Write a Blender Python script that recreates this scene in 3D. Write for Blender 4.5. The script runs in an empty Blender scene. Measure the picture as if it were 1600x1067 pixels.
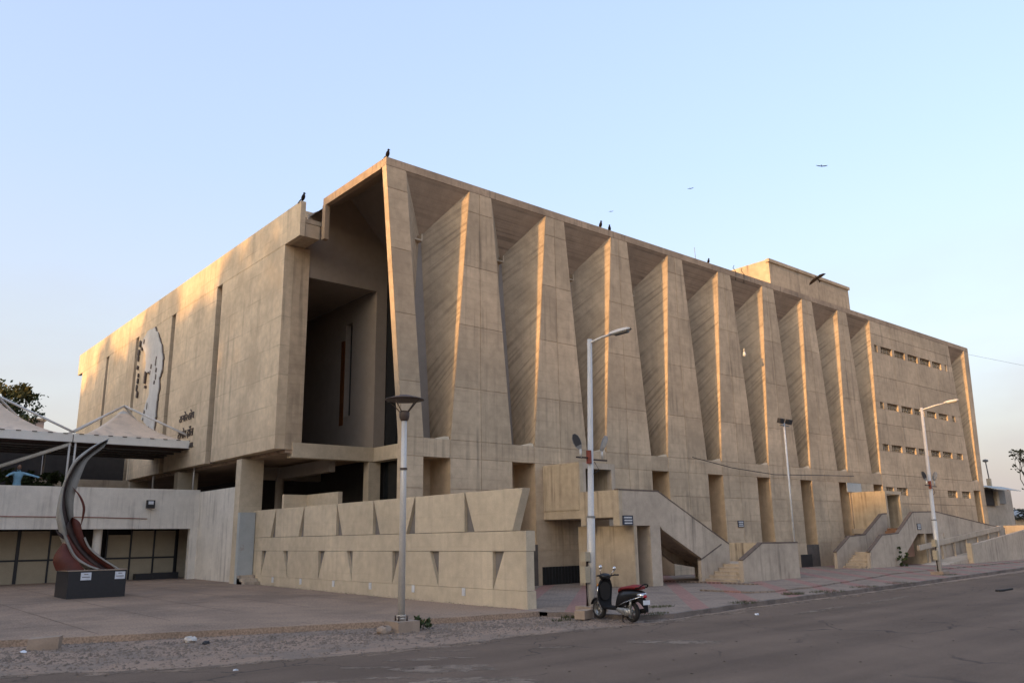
import bpy, bmesh, math, random
from mathutils import Vector, Matrix
random.seed(7)
SC = bpy.context.scene
COL = SC.collection
PI = math.pi
# ------------------------------------------------------------------ camera, sky, sun, exposure
yaw, pitch, roll = .706149, .237664, -.0160682
Fv = Vector((math.sin(yaw)*math.cos(pitch), math.cos(yaw)*math.cos(pitch), math.sin(pitch)))
r0 = Vector((math.cos(yaw), -math.sin(yaw), 0)); u0 = r0.cross(Fv)
Rv = r0*math.cos(roll)+u0*math.sin(roll); Uv = -r0*math.sin(roll)+u0*math.cos(roll)
cam = bpy.data.cameras.new('camera'); camo = bpy.data.objects.new('camera', cam); COL.objects.link(camo)
camo.matrix_world = Matrix(((Rv.x, Uv.x, -Fv.x, -15.39), (Rv.y, Uv.y, -Fv.y, -25.49), (Rv.z, Uv.z, -Fv.z, 1.95), (0, 0, 0, 1)))
cam.sensor_width = 36; cam.lens = 1269.67*36/1600; cam.clip_start = .1; cam.clip_end = 6000
SC.camera = camo
SUN_EL, SUN_SKEW = math.radians(9.0), .068      # light travels along +X, slightly into the long front
W = bpy.data.worlds.new('World'); SC.world = W; W.use_nodes = True
wn, wl = W.node_tree.nodes, W.node_tree.links
sky = wn.new('ShaderNodeTexSky'); sky.sky_type = 'NISHITA'; sky.sun_disc = False
sky.sun_elevation = SUN_EL; sky.sun_rotation = math.atan2(-1, -SUN_SKEW)
sky.air_density = 1.0; sky.dust_density = 7.0; sky.ozone_density = 2.0; sky.altitude = 50
# thin low cloud and smoke drifting near the horizon, all the way round
tc = wn.new('ShaderNodeTexCoord'); mp = wn.new('ShaderNodeMapping'); mp.inputs['Scale'].default_value = (2.2, 2.2, 5.0)
nz = wn.new('ShaderNodeTexNoise'); nz.inputs['Scale'].default_value = 1.6; nz.inputs['Detail'].default_value = 5; nz.inputs['Roughness'].default_value = .5
cr = wn.new('ShaderNodeMapRange'); cr.inputs[1].default_value = .42; cr.inputs[2].default_value = .72
sx = wn.new('ShaderNodeSeparateXYZ')
er = wn.new('ShaderNodeMapRange'); er.inputs[1].default_value = .02; er.inputs[2].default_value = .36; er.inputs[3].default_value = .9; er.inputs[4].default_value = 0
mu = wn.new('ShaderNodeMath'); mu.operation = 'MULTIPLY'
mx = wn.new('ShaderNodeMix'); mx.data_type = 'RGBA'; mx.inputs[7].default_value = (1.62, 1.5, 1.52, 1)
wl.new(tc.outputs['Generated'], mp.inputs[0]); wl.new(mp.outputs[0], nz.inputs['Vector']); wl.new(nz.outputs['Fac'], cr.inputs[0])
wl.new(tc.outputs['Generated'], sx.inputs[0]); wl.new(sx.outputs[2], er.inputs[0])
wl.new(cr.outputs[0], mu.inputs[0]); wl.new(er.outputs[0], mu.inputs[1]); wl.new(mu.outputs[0], mx.inputs[0])
# pale dusty veil over the whole sky, whiter and warmer towards the horizon
ve = wn.new('ShaderNodeValToRGB'); ve.color_ramp.elements[0].position = .0; ve.color_ramp.elements[0].color = (.76, .62, .53, 1)
for p_, c_ in ((.10, (.75, .665, .61)), (.24, (.66, .655, .69)), (.42, (.56, .64, .90))):
    e_ = ve.color_ramp.elements.new(p_); e_.color = (*c_, 1)
ve.color_ramp.elements[-1].position = .95; ve.color_ramp.elements[-1].color = (.43, .55, .80, 1)
vm = wn.new('ShaderNodeVectorMath'); vm.operation = 'SCALE'; vm.inputs['Scale'].default_value = 3.42
mv = wn.new('ShaderNodeMix'); mv.data_type = 'RGBA'; mv.inputs[0].default_value = .55
wl.new(sx.outputs[2], ve.inputs[0]); wl.new(ve.outputs[0], vm.inputs[0]); sk = wn.new('ShaderNodeVectorMath'); sk.operation = 'SCALE'; sk.inputs['Scale'].default_value = 1.55; wl.new(sky.outputs[0], sk.inputs[0]); wl.new(sk.outputs[0], mv.inputs[6]); wl.new(vm.outputs[0], mv.inputs[7])
wl.new(mv.outputs[2], mx.inputs[6]); wl.new(mx.outputs[2], wn['Background'].inputs[0])
wn['Background'].inputs[1].default_value = .15
sun = bpy.data.lights.new('sun', 'SUN'); sun.energy = 1.9; sun.angle = math.radians(1.5); sun.color = (1, .55, .19)
suno = bpy.data.objects.new('sun', sun); COL.objects.link(suno)
sd = Vector((math.cos(SUN_EL), SUN_SKEW, -math.sin(SUN_EL))); suno.rotation_euler = sd.to_track_quat('-Z', 'Y').to_euler(); suno.location = (-60, -10, 40)
SC.render.engine = 'CYCLES'
vs = SC.view_settings; vs.view_transform = 'Standard'; vs.look = 'None'; vs.gamma = 1; vs.exposure = 1.46; vs.use_curve_mapping = False

# ------------------------------------------------------------------ materials
def nodes_of(name):
    m = bpy.data.materials.new(name); m.use_nodes = True
    nt = m.node_tree; return m, nt, nt.nodes, nt.links, nt.nodes['Principled BSDF']
def surf(name, col, rough=.85, var=.12, scale=1.5, streak=0., grain=.25, bump=.15, metal=0., stripes=None, streak_col=(.10, .085, .07), spec=.3, lines=None, blotch=None, objvar=0., drip=1.):
    """weathered surface: mottling, vertical streaks, grain, optional board stripes (dir vector, frequency, depth)"""
    m, nt, N, L, P = nodes_of(name)
    geo = N.new('ShaderNodeNewGeometry')
    P.inputs['Roughness'].default_value = rough; P.inputs['Metallic'].default_value = metal
    P.inputs['Specular IOR Level'].default_value = spec
    def noise(sc, det=4, mapscale=None, rou=.55):
        n = N.new('ShaderNodeTexNoise'); n.inputs['Scale'].default_value = sc; n.inputs['Detail'].default_value = det; n.inputs['Roughness'].default_value = rou
        if mapscale:
            q = N.new('ShaderNodeMapping'); q.inputs['Scale'].default_value = mapscale; L.new(geo.outputs['Position'], q.inputs[0]); L.new(q.outputs[0], n.inputs['Vector'])
        else: L.new(geo.outputs['Position'], n.inputs['Vector'])
        return n.outputs['Fac']
    def rng(s, a, b, c, d):
        q = N.new('ShaderNodeMapRange'); q.inputs[1].default_value = a; q.inputs[2].default_value = b; q.inputs[3].default_value = c; q.inputs[4].default_value = d; L.new(s, q.inputs[0]); return q.outputs[0]
    def mul(a, b):
        q = N.new('ShaderNodeMath'); q.operation = 'MULTIPLY'; L.new(a, q.inputs[0])
        if isinstance(b, float): q.inputs[1].default_value = b
        else: L.new(b, q.inputs[1])
        return q.outputs[0]
    big = rng(noise(.35*scale, 3), .3, .7, 1-var, 1+var*.6)
    mid = rng(noise(2.2*scale, 5), .3, .7, 1-var*.6, 1+var*.5)
    f = mul(big, mid)
    gr = noise(28, 3)
    f = mul(f, rng(gr, .25, .75, 1-grain*.35, 1+grain*.25))
    if objvar:
        oi = N.new('ShaderNodeObjectInfo'); f = mul(f, rng(oi.outputs['Random'], 0, 1, 1-objvar, 1+objvar*.6))
    h = gr
    if stripes:
        d, fr, dep = stripes
        dp = N.new('ShaderNodeVectorMath'); dp.operation = 'DOT_PRODUCT'; L.new(geo.outputs['Position'], dp.inputs[0]); dp.inputs[1].default_value = d
        n1 = N.new('ShaderNodeTexNoise'); n1.noise_dimensions = '1D'; n1.inputs['Scale'].default_value = fr; n1.inputs['Detail'].default_value = 2
        L.new(dp.outputs['Value'], n1.inputs['W'])
        patch = rng(noise(.6, 2), .38, .62, .25, 1)
        st = rng(n1.outputs['Fac'], .36, .52, 1-dep, 1)
        mxs = N.new('ShaderNodeMix'); mxs.inputs[2].default_value = 1; L.new(patch, mxs.inputs[0]); L.new(st, mxs.inputs[3])
        f = mul(f, mxs.outputs[0]); h2 = N.new('ShaderNodeMath'); h2.operation = 'MULTIPLY_ADD'; L.new(mxs.outputs[0], h2.inputs[0]); h2.inputs[1].default_value = 2.; L.new(h, h2.inputs[2]); h = h2.outputs[0]
    col1 = N.new('ShaderNodeMix'); col1.data_type = 'RGBA'; col1.blend_type = 'MULTIPLY'; col1.inputs[0].default_value = 1
    col1.inputs[6].default_value = (*col, 1)
    cb = N.new('ShaderNodeCombineColor')
    for i in range(3): L.new(f, cb.inputs[i])
    L.new(cb.outputs[0], col1.inputs[7]); out = col1.outputs[2]
    if streak:
        s1 = rng(noise(1.0, 4, (2.6*drip, 2.6*drip, .10*drip)), .50, .70, 0, 1)
        s2 = rng(noise(.5, 3), .42, .62, 0, 1)
        s = mul(mul(s1, s2), float(streak))
        mm = N.new('ShaderNodeMix'); mm.data_type = 'RGBA'; L.new(s, mm.inputs[0]); L.new(out, mm.inputs[6]); mm.inputs[7].default_value = (*streak_col, 1); out = mm.outputs[2]
    if lines:    # faint horizontal pour lines, spacing in metres
        sp, amt = lines
        sx_ = N.new('ShaderNodeSeparateXYZ'); L.new(geo.outputs['Position'], sx_.inputs[0])
        wob = N.new('ShaderNodeMath'); wob.operation = 'MULTIPLY_ADD'; L.new(noise(.8, 2), wob.inputs[0]); wob.inputs[1].default_value = .12; L.new(sx_.outputs[2], wob.inputs[2])
        fr_ = N.new('ShaderNodeMath'); fr_.operation = 'PINGPONG'; L.new(wob.outputs[0], fr_.inputs[0]); fr_.inputs[1].default_value = sp/2
        ln = mul(rng(fr_.outputs[0], 0, .035, amt, 0), rng(noise(.7, 2), .4, .6, .15, 1))
        mm = N.new('ShaderNodeMix'); mm.data_type = 'RGBA'; L.new(ln, mm.inputs[0]); L.new(out, mm.inputs[6]); mm.inputs[7].default_value = (col[0]*.45, col[1]*.43, col[2]*.42, 1); out = mm.outputs[2]
    if blotch:   # patches of another colour with a shape of their own
        bc, lo, hi, sc_ = blotch
        b = rng(noise(sc_, 5, None, .65), lo, hi, 0, 1)
        mm = N.new('ShaderNodeMix'); mm.data_type = 'RGBA'; L.new(b, mm.inputs[0]); L.new(out, mm.inputs[6]); mm.inputs[7].default_value = (*bc, 1); out = mm.outputs[2]
    L.new(out, P.inputs['Base Color'])
    if bump:
        b = N.new('ShaderNodeBump'); b.inputs['Strength'].default_value = bump; b.inputs['Distance'].default_value = .02; L.new(h, b.inputs['Height']); L.new(b.outputs[0], P.inputs['Normal'])
    return m
def plain(name, col, rough=.5, metal=0., spec=.4, emit=None):
    m, nt, N, L, P = nodes_of(name)
    P.inputs['Roughness'].default_value = rough; P.inputs['Metallic'].default_value = metal; P.inputs['Specular IOR Level'].default_value = spec
    geo = N.new('ShaderNodeNewGeometry'); n = N.new('ShaderNodeTexNoise'); n.inputs['Scale'].default_value = 9; n.inputs['Detail'].default_value = 4; L.new(geo.outputs['Position'], n.inputs['Vector'])
    q = N.new('ShaderNodeMapRange'); q.inputs[1].default_value = .3; q.inputs[2].default_value = .7; q.inputs[3].default_value = .86; q.inputs[4].default_value = 1.1; L.new(n.outputs['Fac'], q.inputs[0])
    c = N.new('ShaderNodeVectorMath'); c.operation = 'SCALE'; c.inputs[0].default_value = col; L.new(q.outputs[0], c.inputs['Scale']); L.new(c.outputs[0], P.inputs['Base Color'])
    return m
M = {}
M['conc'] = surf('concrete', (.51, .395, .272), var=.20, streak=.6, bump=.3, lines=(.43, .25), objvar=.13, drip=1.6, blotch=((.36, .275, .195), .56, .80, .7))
M['rib'] = surf('board_marked_concrete', (.51, .385, .258), var=.18, streak=.35, stripes=((0, .72, .70), 6.5, .30), bump=.5)
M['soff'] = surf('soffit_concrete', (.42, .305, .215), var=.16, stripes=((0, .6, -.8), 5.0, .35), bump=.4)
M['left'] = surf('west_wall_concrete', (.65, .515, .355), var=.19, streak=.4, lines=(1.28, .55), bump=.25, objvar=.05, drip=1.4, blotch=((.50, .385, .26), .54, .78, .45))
M['screen'] = surf('screen_wall_concrete', (.58, .48, .345), var=.17, streak=.3, objvar=.015, drip=1.5, bump=.2, streak_col=(.3, .24, .18), lines=(.9, .12))
M['stair'] = surf('grey_stair_concrete', (.48, .395, .305), var=.17, streak=.8, objvar=.08, drip=1.8, bump=.2, streak_col=(.16, .13, .105))
M['warmlit_stain'] = surf('warmlit_stained_concrete', (.49, .395, .28), var=.18, streak=.9, drip=2.0, bump=.2, streak_col=(.12, .085, .06))  # warm light on west-facing sides tinted into the colour; streaks are stains
M['cap'] = surf('weathered_coping', (.15, .115, .095), var=.25, streak=.2)
M['white'] = surf('whitewashed_wall', (.71, .655, .57), var=.10, streak=.65, drip=2.2, streak_col=(.17, .14, .12), bump=.1, scale=2)
M['bluewhite'] = surf('pale_grey_plaster', (.42, .44, .43), var=.1, blotch=((.24, .15, .10), .62, .70, .9), bump=.1)
M['dark'] = surf('dark_interior', (.045, .04, .037), var=.2, bump=0)
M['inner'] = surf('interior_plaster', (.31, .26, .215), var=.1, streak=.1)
M['glass'] = plain('dark_glass', (.012, .014, .016), .12, 0, .5)
M['glint'] = plain('painted_orange_glint', (.30, .12, .045), .25, .6)  # colour stands in for the orange glint by the lobby slot
M['black'] = plain('black_granite', (.022, .022, .025), .45)
M['rust'] = surf('rust_red_metal', (.115, .032, .022), rough=.55, var=.3, blotch=((.07, .035, .028), .55, .7, 1.2), bump=.1)
M['darkbrown'] = surf('dark_brown_metal', (.05, .032, .028), rough=.5, var=.25)
M['palemetal'] = surf('pale_brushed_metal', (.31, .29, .255), rough=.55, metal=.1, var=.15, streak=.3)
M['galv'] = surf('galvanised_steel', (.56, .53, .49), rough=.45, metal=.2, var=.1, bump=.05)
M['greypaint'] = plain('grey_lamp_housing', (.20, .195, .19), .5)
M['brownpaint'] = plain('brown_lamp_paint', (.075, .052, .042), .6)
M['lamp'] = plain('lamp_lens', (.035, .035, .04), .3)
M['redbox'] = plain('red_bracket', (.22, .05, .03), .6)
M['cream'] = surf('cream_metal_shutter', (.40, .335, .235), rough=.6, var=.08, bump=.03)
M['fabric'] = surf('canopy_fabric', (.68, .54, .41), var=.10, rough=.9, bump=.05, blotch=((.40, .33, .27), .5, .8, 1.5))
M['fabricwhite'] = surf('white_canopy_valance', (.80, .77, .70), var=.06, streak=.15, bump=.03)
M['relief'] = surf('white_relief_sheet', (.56, .54, .51), var=.12, bump=.1, rough=.7, streak=.4, drip=2)
M['ink'] = plain('dark_lettering', (.10, .075, .06), .7)
M['navy'] = plain('navy_sign', (.025, .03, .05), .5)
M['signwhite'] = plain('sign_white', (.62, .62, .62), .6)
M['paper'] = plain('white_card', (.62, .64, .68), .6)
M['wire'] = plain('black_cable', (.02, .02, .02), .6)
M['bird'] = plain('brown_plumage', (.012, .009, .008), .9, 0, .1)
M['shirt'] = plain('blue_shirt', (.22, .40, .52), .9)
M['skin'] = plain('skin', (.19, .105, .07), .6)
M['hair'] = plain('black_hair', (.015, .012, .012), .6)
M['trouser'] = plain('dark_trousers', (.03, .03, .04), .9)
M['bark'] = surf('bark', (.10, .075, .055), var=.3)
M['stone'] = surf('broken_kerb_stone', (.33, .25, .19), var=.2)
M['orange_lit'] = surf('orange_lit_tread', (.25, .14, .09), var=.2)  # orange light on the upper steps painted in as a red tone
M['debris'] = plain('white_rubble', (.50, .46, .42), .9)

# ------------------------------------------------------------------ mesh helpers
class MB:
    def __init__(s): s.v = []; s.f = []; s.sm = []
    def add(s, vs, fs, smooth=False):
        o = len(s.v); s.v += [tuple(p) for p in vs]; s.f += [tuple(i+o for i in f) for f in fs]; s.sm += [smooth]*len(fs); return s
    def box(s, x0, x1, y0, y1, z0, z1):
        return s.add([(x0, y0, z0), (x1, y0, z0), (x1, y1, z0), (x0, y1, z0), (x0, y0, z1), (x1, y0, z1), (x1, y1, z1), (x0, y1, z1)],
                     [(0, 3, 2, 1), (4, 5, 6, 7), (0, 1, 5, 4), (1, 2, 6, 5), (2, 3, 7, 6), (3, 0, 4, 7)])
    def prism(s, pts, ax, a0, a1):
        def P(p, a): return (a, p[0], p[1]) if ax == 'x' else (p[0], a, p[1]) if ax == 'y' else (p[0], p[1], a)
        n = len(pts)
        return s.add([P(p, a0) for p in pts]+[P(p, a1) for p in pts], [tuple(range(n)), tuple(range(2*n-1, n-1, -1))]+[(i, (i+1) % n, n+(i+1) % n, n+i) for i in range(n)])
    def grid(s, rows, smooth=True):
        m, n = len(rows), len(rows[0])
        return s.add([p for r in rows for p in r], [(i*n+j, i*n+j+1, (i+1)*n+j+1, (i+1)*n+j) for i in range(m-1) for j in range(n-1)], smooth)
    def tube(s, path, rad, n=10, caps=True):
        path = [Vector(p) for p in path]; rs = rad if isinstance(rad, (list, tuple)) else [rad]*len(path)
        ref = Vector((0, 0, 1)); vs = []
        for i, p in enumerate(path):
            t = (path[min(i+1, len(path)-1)]-path[max(i-1, 0)]).normalized()
            a = t.cross(ref)
            if a.length < .05: a = t.cross(Vector((1, 0, 0)))
            a.normalize(); b = a.cross(t)
            vs += [p+rs[i]*(a*math.cos(2*PI*k/n)+b*math.sin(2*PI*k/n)) for k in range(n)]
        fs = [(i*n+k, i*n+(k+1) % n, (i+1)*n+(k+1) % n, (i+1)*n+k) for i in range(len(path)-1) for k in range(n)]
        s.add(vs, fs, True)
        if caps: s.add(vs[:n], [tuple(range(n))]); s.add(vs[-n:], [tuple(range(n-1, -1, -1))])
        return s
    def lathe(s, prof, c=(0, 0, 0), n=20, axis='z'):
        vs = []
        for r, z in prof:
            for k in range(n):
                a = 2*PI*k/n; x, y = r*math.cos(a), r*math.sin(a)
                vs.append((c[0]+x, c[1]+y, c[2]+z) if axis == 'z' else (c[0]+x, c[1]+z, c[2]+y) if axis == 'y' else (c[0]+z, c[1]+x, c[2]+y))
        return s.add(vs, [(i*n+k, i*n+(k+1) % n, (i+1)*n+(k+1) % n, (i+1)*n+k) for i in range(len(prof)-1) for k in range(n)], True)
    def ball(s, c, rx, ry, rz, n=12, m=8):
        return s.grid([[(c[0]+rx*math.sin(PI*i/m)*math.cos(2*PI*k/n), c[1]+ry*math.sin(PI*i/m)*math.sin(2*PI*k/n), c[2]+rz*math.cos(PI*i/m)) for k in range(n+1)] for i in range(m+1)])
    def xf(s, mat): s.v = [tuple(mat @ Vector(p)) for p in s.v]; return s
    def mesh(s, name, mat):
        me = bpy.data.meshes.new(name); me.from_pydata(s.v, [], s.f); me.polygons.foreach_set('use_smooth', s.sm)
        bm = bmesh.new(); bm.from_mesh(me); bmesh.ops.remove_doubles(bm, verts=bm.verts, dist=1e-5); bmesh.ops.recalc_face_normals(bm, faces=bm.faces); bm.to_mesh(me); bm.free()
        me.materials.append(mat); return me
    def build(s, name, mat, parent=None, **kw):
        return link(name, s.mesh(name, mat if not isinstance(mat, str) else M[mat]), parent, **kw)
def link(name, me, parent=None, loc=None, label=None, cat=None, group=None, kind=None):
    o = bpy.data.objects.new(name, me); COL.objects.link(o)
    if parent is not None:
        o.parent = parent
        q = parent; t = Vector((0, 0, 0))
        while q is not None: t += q.location; q = q.parent
        if loc is None: o.location = -t          # geometry given in world coordinates
        else: o.location = Vector(loc)
    elif loc is not None: o.location = loc
    tag(o, label, cat, group, kind); return o
def tag(o, label=None, cat=None, group=None, kind=None):
    if label: o['label'] = label
    if cat: o['category'] = cat
    if group: o['group'] = group
    if kind: o['kind'] = kind
    return o
def thing(name, loc, label, cat, group=None):
    o = bpy.data.objects.new(name, None); COL.objects.link(o); o.location = loc; o.empty_display_size = .3
    return tag(o, label, cat, group)
def copy_tree(o, parent=None):
    c = o.copy(); COL.objects.link(c); c.parent = parent
    for ch in list(o.children): copy_tree(ch, c)
    return c
def text_mesh(txt, size, depth, mat, name):
    cu = bpy.data.curves.new(name, 'FONT'); cu.body = txt; cu.size = size; cu.extrude = depth; cu.resolution_u = 3
    cu.align_x = 'LEFT'
    o = bpy.data.objects.new(name, cu); COL.objects.link(o); bpy.context.view_layer.update()
    me = bpy.data.meshes.new_from_object(o.evaluated_get(bpy.context.evaluated_depsgraph_get()))
    bpy.data.objects.remove(o); bpy.data.curves.remove(cu); me.materials.clear(); me.materials.append(M[mat]); return me
def lerp(a, b, t): return a+(b-a)*t
# ------------------------------------------------------------------ ground
def ground_mat(name, col, col2, sc, rough=.95, bump=.3, grain=60, thr=(.45, .6), amt=1.):
    m, nt, N, L, P = nodes_of(name); geo = N.new('ShaderNodeNewGeometry'); P.inputs['Roughness'].default_value = rough; P.inputs['Specular IOR Level'].default_value = .25
    def nz(s, d=5):
        n = N.new('ShaderNodeTexNoise'); n.inputs['Scale'].default_value = s; n.inputs['Detail'].default_value = d; n.inputs['Roughness'].default_value = .6; L.new(geo.outputs['Position'], n.inputs['Vector']); return n.outputs['Fac']
    def rg(s, a, b, c, d):
        q = N.new('ShaderNodeMapRange'); q.inputs[1].default_value = a; q.inputs[2].default_value = b; q.inputs[3].default_value = c; q.inputs[4].default_value = d; L.new(s, q.inputs[0]); return q.outputs[0]
    mxr = N.new('ShaderNodeMix'); mxr.data_type = 'RGBA'; L.new(rg(nz(sc), thr[0], thr[1], 0, amt), mxr.inputs[0]); mxr.inputs[6].default_value = (*col, 1); mxr.inputs[7].default_value = (*col2, 1)
    g = rg(nz(grain, 3), .3, .7, .62, 1.32)
    cb = N.new('ShaderNodeCombineColor')
    for i in range(3): L.new(g, cb.inputs[i])
    mm = N.new('ShaderNodeMix'); mm.data_type = 'RGBA'; mm.blend_type = 'MULTIPLY'; mm.inputs[0].default_value = 1; L.new(mxr.outputs[2], mm.inputs[6]); L.new(cb.outputs[0], mm.inputs[7])
    b = N.new('ShaderNodeBump'); b.inputs['Strength'].default_value = bump; b.inputs['Distance'].default_value = .02; L.new(nz(grain*.7, 3), b.inputs['Height']); L.new(b.outputs[0], P.inputs['Normal'])
    L.new(mm.outputs[2], P.inputs['Base Color']); return m, N, L, P, geo, mm
M['dirt'] = ground_mat('sandy_earth', (.29, .205, .15), (.21, .16, .125), .8)[0]
M['asphalt'] = ground_mat('worn_asphalt', (.136, .096, .070), (.166, .118, .086), .35, bump=.6, grain=85, thr=(.4, .65))[0]
def cracks(m, scale, width, dark):
    N, L = m.node_tree.nodes, m.node_tree.links; P = N['Principled BSDF']; src = P.inputs['Base Color'].links[0].from_socket
    geo = N.new('ShaderNodeNewGeometry'); n = N.new('ShaderNodeTexNoise'); n.inputs['Scale'].default_value = 1.3; n.inputs['Detail'].default_value = 5; L.new(geo.outputs['Position'], n.inputs['Vector'])
    ad = N.new('ShaderNodeVectorMath'); ad.operation = 'MULTIPLY_ADD'; L.new(n.outputs['Color'], ad.inputs[0]); ad.inputs[1].default_value = (1.1, 1.1, 0); L.new(geo.outputs['Position'], ad.inputs[2])
    v = N.new('ShaderNodeTexVoronoi'); v.feature = 'DISTANCE_TO_EDGE'; v.inputs['Scale'].default_value = scale; L.new(ad.outputs[0], v.inputs['Vector'])
    q = N.new('ShaderNodeMapRange'); q.inputs[1].default_value = 0; q.inputs[2].default_value = width; q.inputs[3].default_value = dark; q.inputs[4].default_value = 0; L.new(v.outputs['Distance'], q.inputs[0])
    n2 = N.new('ShaderNodeTexNoise'); n2.inputs['Scale'].default_value = .25; L.new(geo.outputs['Position'], n2.inputs['Vector'])
    q2 = N.new('ShaderNodeMapRange'); q2.inputs[1].default_value = .48; q2.inputs[2].default_value = .58; L.new(n2.outputs['Fac'], q2.inputs[0])
    mu_ = N.new('ShaderNodeMath'); mu_.operation = 'MULTIPLY'; L.new(q.outputs[0], mu_.inputs[0]); L.new(q2.outputs[0], mu_.inputs[1])
    mx_ = N.new('ShaderNodeMix'); mx_.data_type = 'RGBA'; L.new(mu_.outputs[0], mx_.inputs[0]); L.new(src, mx_.inputs[6]); mx_.inputs[7].default_value = (.03, .026, .024, 1); L.new(mx_.outputs[2], P.inputs['Base Color'])
def lanes(m):
    N, L = m.node_tree.nodes, m.node_tree.links; P = N['Principled BSDF']; src = P.inputs['Base Color'].links[0].from_socket
    geo = N.new('ShaderNodeNewGeometry'); mp_ = N.new('ShaderNodeMapping'); mp_.inputs['Scale'].default_value = (.05, .9, 1); mp_.inputs['Rotation'].default_value = (0, 0, -.06)
    n = N.new('ShaderNodeTexNoise'); n.inputs['Scale'].default_value = 1; n.inputs['Detail'].default_value = 5; L.new(geo.outputs['Position'], mp_.inputs[0]); L.new(mp_.outputs[0], n.inputs['Vector'])
    n2 = N.new('ShaderNodeTexNoise'); n2.inputs['Scale'].default_value = 240; n2.inputs['Detail'].default_value = 1; L.new(geo.outputs['Position'], n2.inputs['Vector'])
    def rg(s_, a, b_, c, d):
        q = N.new('ShaderNodeMapRange'); q.inputs[1].default_value = a; q.inputs[2].default_value = b_; q.inputs[3].default_value = c; q.inputs[4].default_value = d; L.new(s_, q.inputs[0]); return q.outputs[0]
    mm_ = N.new('ShaderNodeMath'); mm_.operation = 'MULTIPLY'; L.new(rg(n.outputs['Fac'], .3, .7, .80, 1.2), mm_.inputs[0]); L.new(rg(n2.outputs['Fac'], .35, .68, .72, 1.3), mm_.inputs[1])
    sc = N.new('ShaderNodeVectorMath'); sc.operation = 'SCALE'; L.new(src, sc.inputs[0]); L.new(mm_.outputs[0], sc.inputs['Scale']); L.new(sc.outputs[0], P.inputs['Base Color'])
lanes(M['asphalt'])
cracks(M['asphalt'], .45, .014, .85)
M['plaza'] = ground_mat('plaza_concrete', (.31, .218, .155), (.22, .158, .116), .30, bump=.12, grain=25, thr=(.42, .6))[0]
M['patch'] = ground_mat('pale_cement_patch', (.25, .19, .145), (.19, .145, .11), 2.5)[0]
def ragged(m, sc, lo, hi, top):
    N, L = m.node_tree.nodes, m.node_tree.links; geo = N.new('ShaderNodeNewGeometry'); n = N.new('ShaderNodeTexNoise'); n.inputs['Scale'].default_value = sc; n.inputs['Detail'].default_value = 6; n.inputs['Roughness'].default_value = .7; L.new(geo.outputs['Position'], n.inputs['Vector'])
    q = N.new('ShaderNodeMapRange'); q.inputs[1].default_value = lo; q.inputs[2].default_value = hi; q.inputs[4].default_value = top; L.new(n.outputs['Fac'], q.inputs[0]); L.new(q.outputs[0], N['Principled BSDF'].inputs['Alpha'])
ragged(M['patch'], 3.0, .34, .54, .9)
M['kerb'] = ground_mat('kerb_concrete', (.20, .16, .135), (.13, .105, .09), 1.5)[0]
# paving: small grey blocks with red bands
def paving():
    m, N, L, P, geo, mm = ground_mat('block_paving', (.31, .24, .19), (.25, .195, .155), .9, grain=35)
    sx = N.new('ShaderNodeSeparateXYZ'); L.new(geo.outputs['Position'], sx.inputs[0])
    def mth(op, a, b):
        q = N.new('ShaderNodeMath'); q.operation = op
        for i, v in enumerate((a, b)):
            if isinstance(v, (int, float)): q.inputs[i].default_value = v
            else: L.new(v, q.inputs[i])
        return q.outputs[0]
    band = mth('LESS_THAN', mth('MODULO', mth('ADD', mth('ADD', mth('MULTIPLY', sx.outputs[0], .677), mth('MULTIPLY', sx.outputs[1], -.736)), 33-.3), 1.65), .5)
    br = N.new('ShaderNodeTexBrick'); br.inputs['Scale'].default_value = 1; br.inputs['Brick Width'].default_value = .2; br.inputs['Row Height'].default_value = .1; br.inputs['Mortar Size'].default_value = .006
    br.inputs['Color1'].default_value = (1, 1, 1, 1); br.inputs['Color2'].default_value = (.86, .86, .86, 1); br.inputs['Mortar'].default_value = (.55, .55, .55, 1); L.new(geo.outputs['Position'], br.inputs['Vector'])
    a = N.new('ShaderNodeMix'); a.data_type = 'RGBA'; L.new(mth('MULTIPLY', band, .8), a.inputs[0]); L.new(mm.outputs[2], a.inputs[6]); a.inputs[7].default_value = (.34, .18, .15, 1)
    b = N.new('ShaderNodeMix'); b.data_type = 'RGBA'; b.blend_type = 'MULTIPLY'; b.inputs[0].default_value = 1; L.new(a.outputs[2], b.inputs[6]); L.new(br.outputs['Color'], b.inputs[7]); L.new(b.outputs[2], P.inputs['Base Color'])
    return m
M['paving'] = paving()
def sheet(name, pts, z, mat, kind='structure'):
    b = MB(); b.add([(p[0], p[1], z if len(p) < 3 else p[2]) for p in pts], [tuple(range(len(pts)))]); return b.build(name, mat, kind=kind)
def wiggly(pts, step=.35, amp=.10, seed=1):
    rd = random.Random(seed); out = []
    for a, b in zip(pts[:-1], pts[1:]):
        n = max(1, int(math.dist(a, b)/step))
        for i in range(n): out.append((lerp(a[0], b[0], i/n)+rd.uniform(-amp, amp), lerp(a[1], b[1], i/n)+rd.uniform(-amp, amp)))
    return out+[pts[-1]]
sheet('ground', [(-2500, -2500), (2500, -2500), (2500, 2500), (-2500, 2500)], -.03, 'dirt')
redge = [(-40, -8.0), (-16, -9.4), (-12.7, -10.0), (-11.2, -10.95), (-9.3, -11.6), (-7.6, -11.95), (-5.45, -12.1), (-3.5, -12.05), (-1.7, -12.2), (-.4, -12.4), (2.5, -12.15), (5.8, -11.75), (18, -11.15), (30, -10.3), (45, -9.0)]
road_top = [(-300, -4)]+[(-60, -7)]+wiggly(redge, .3, .09, 3)+[(90, -6), (300, 8)]
sheet('road', road_top+[(300, -90), (-300, -90)], -.002, 'asphalt')
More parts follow.
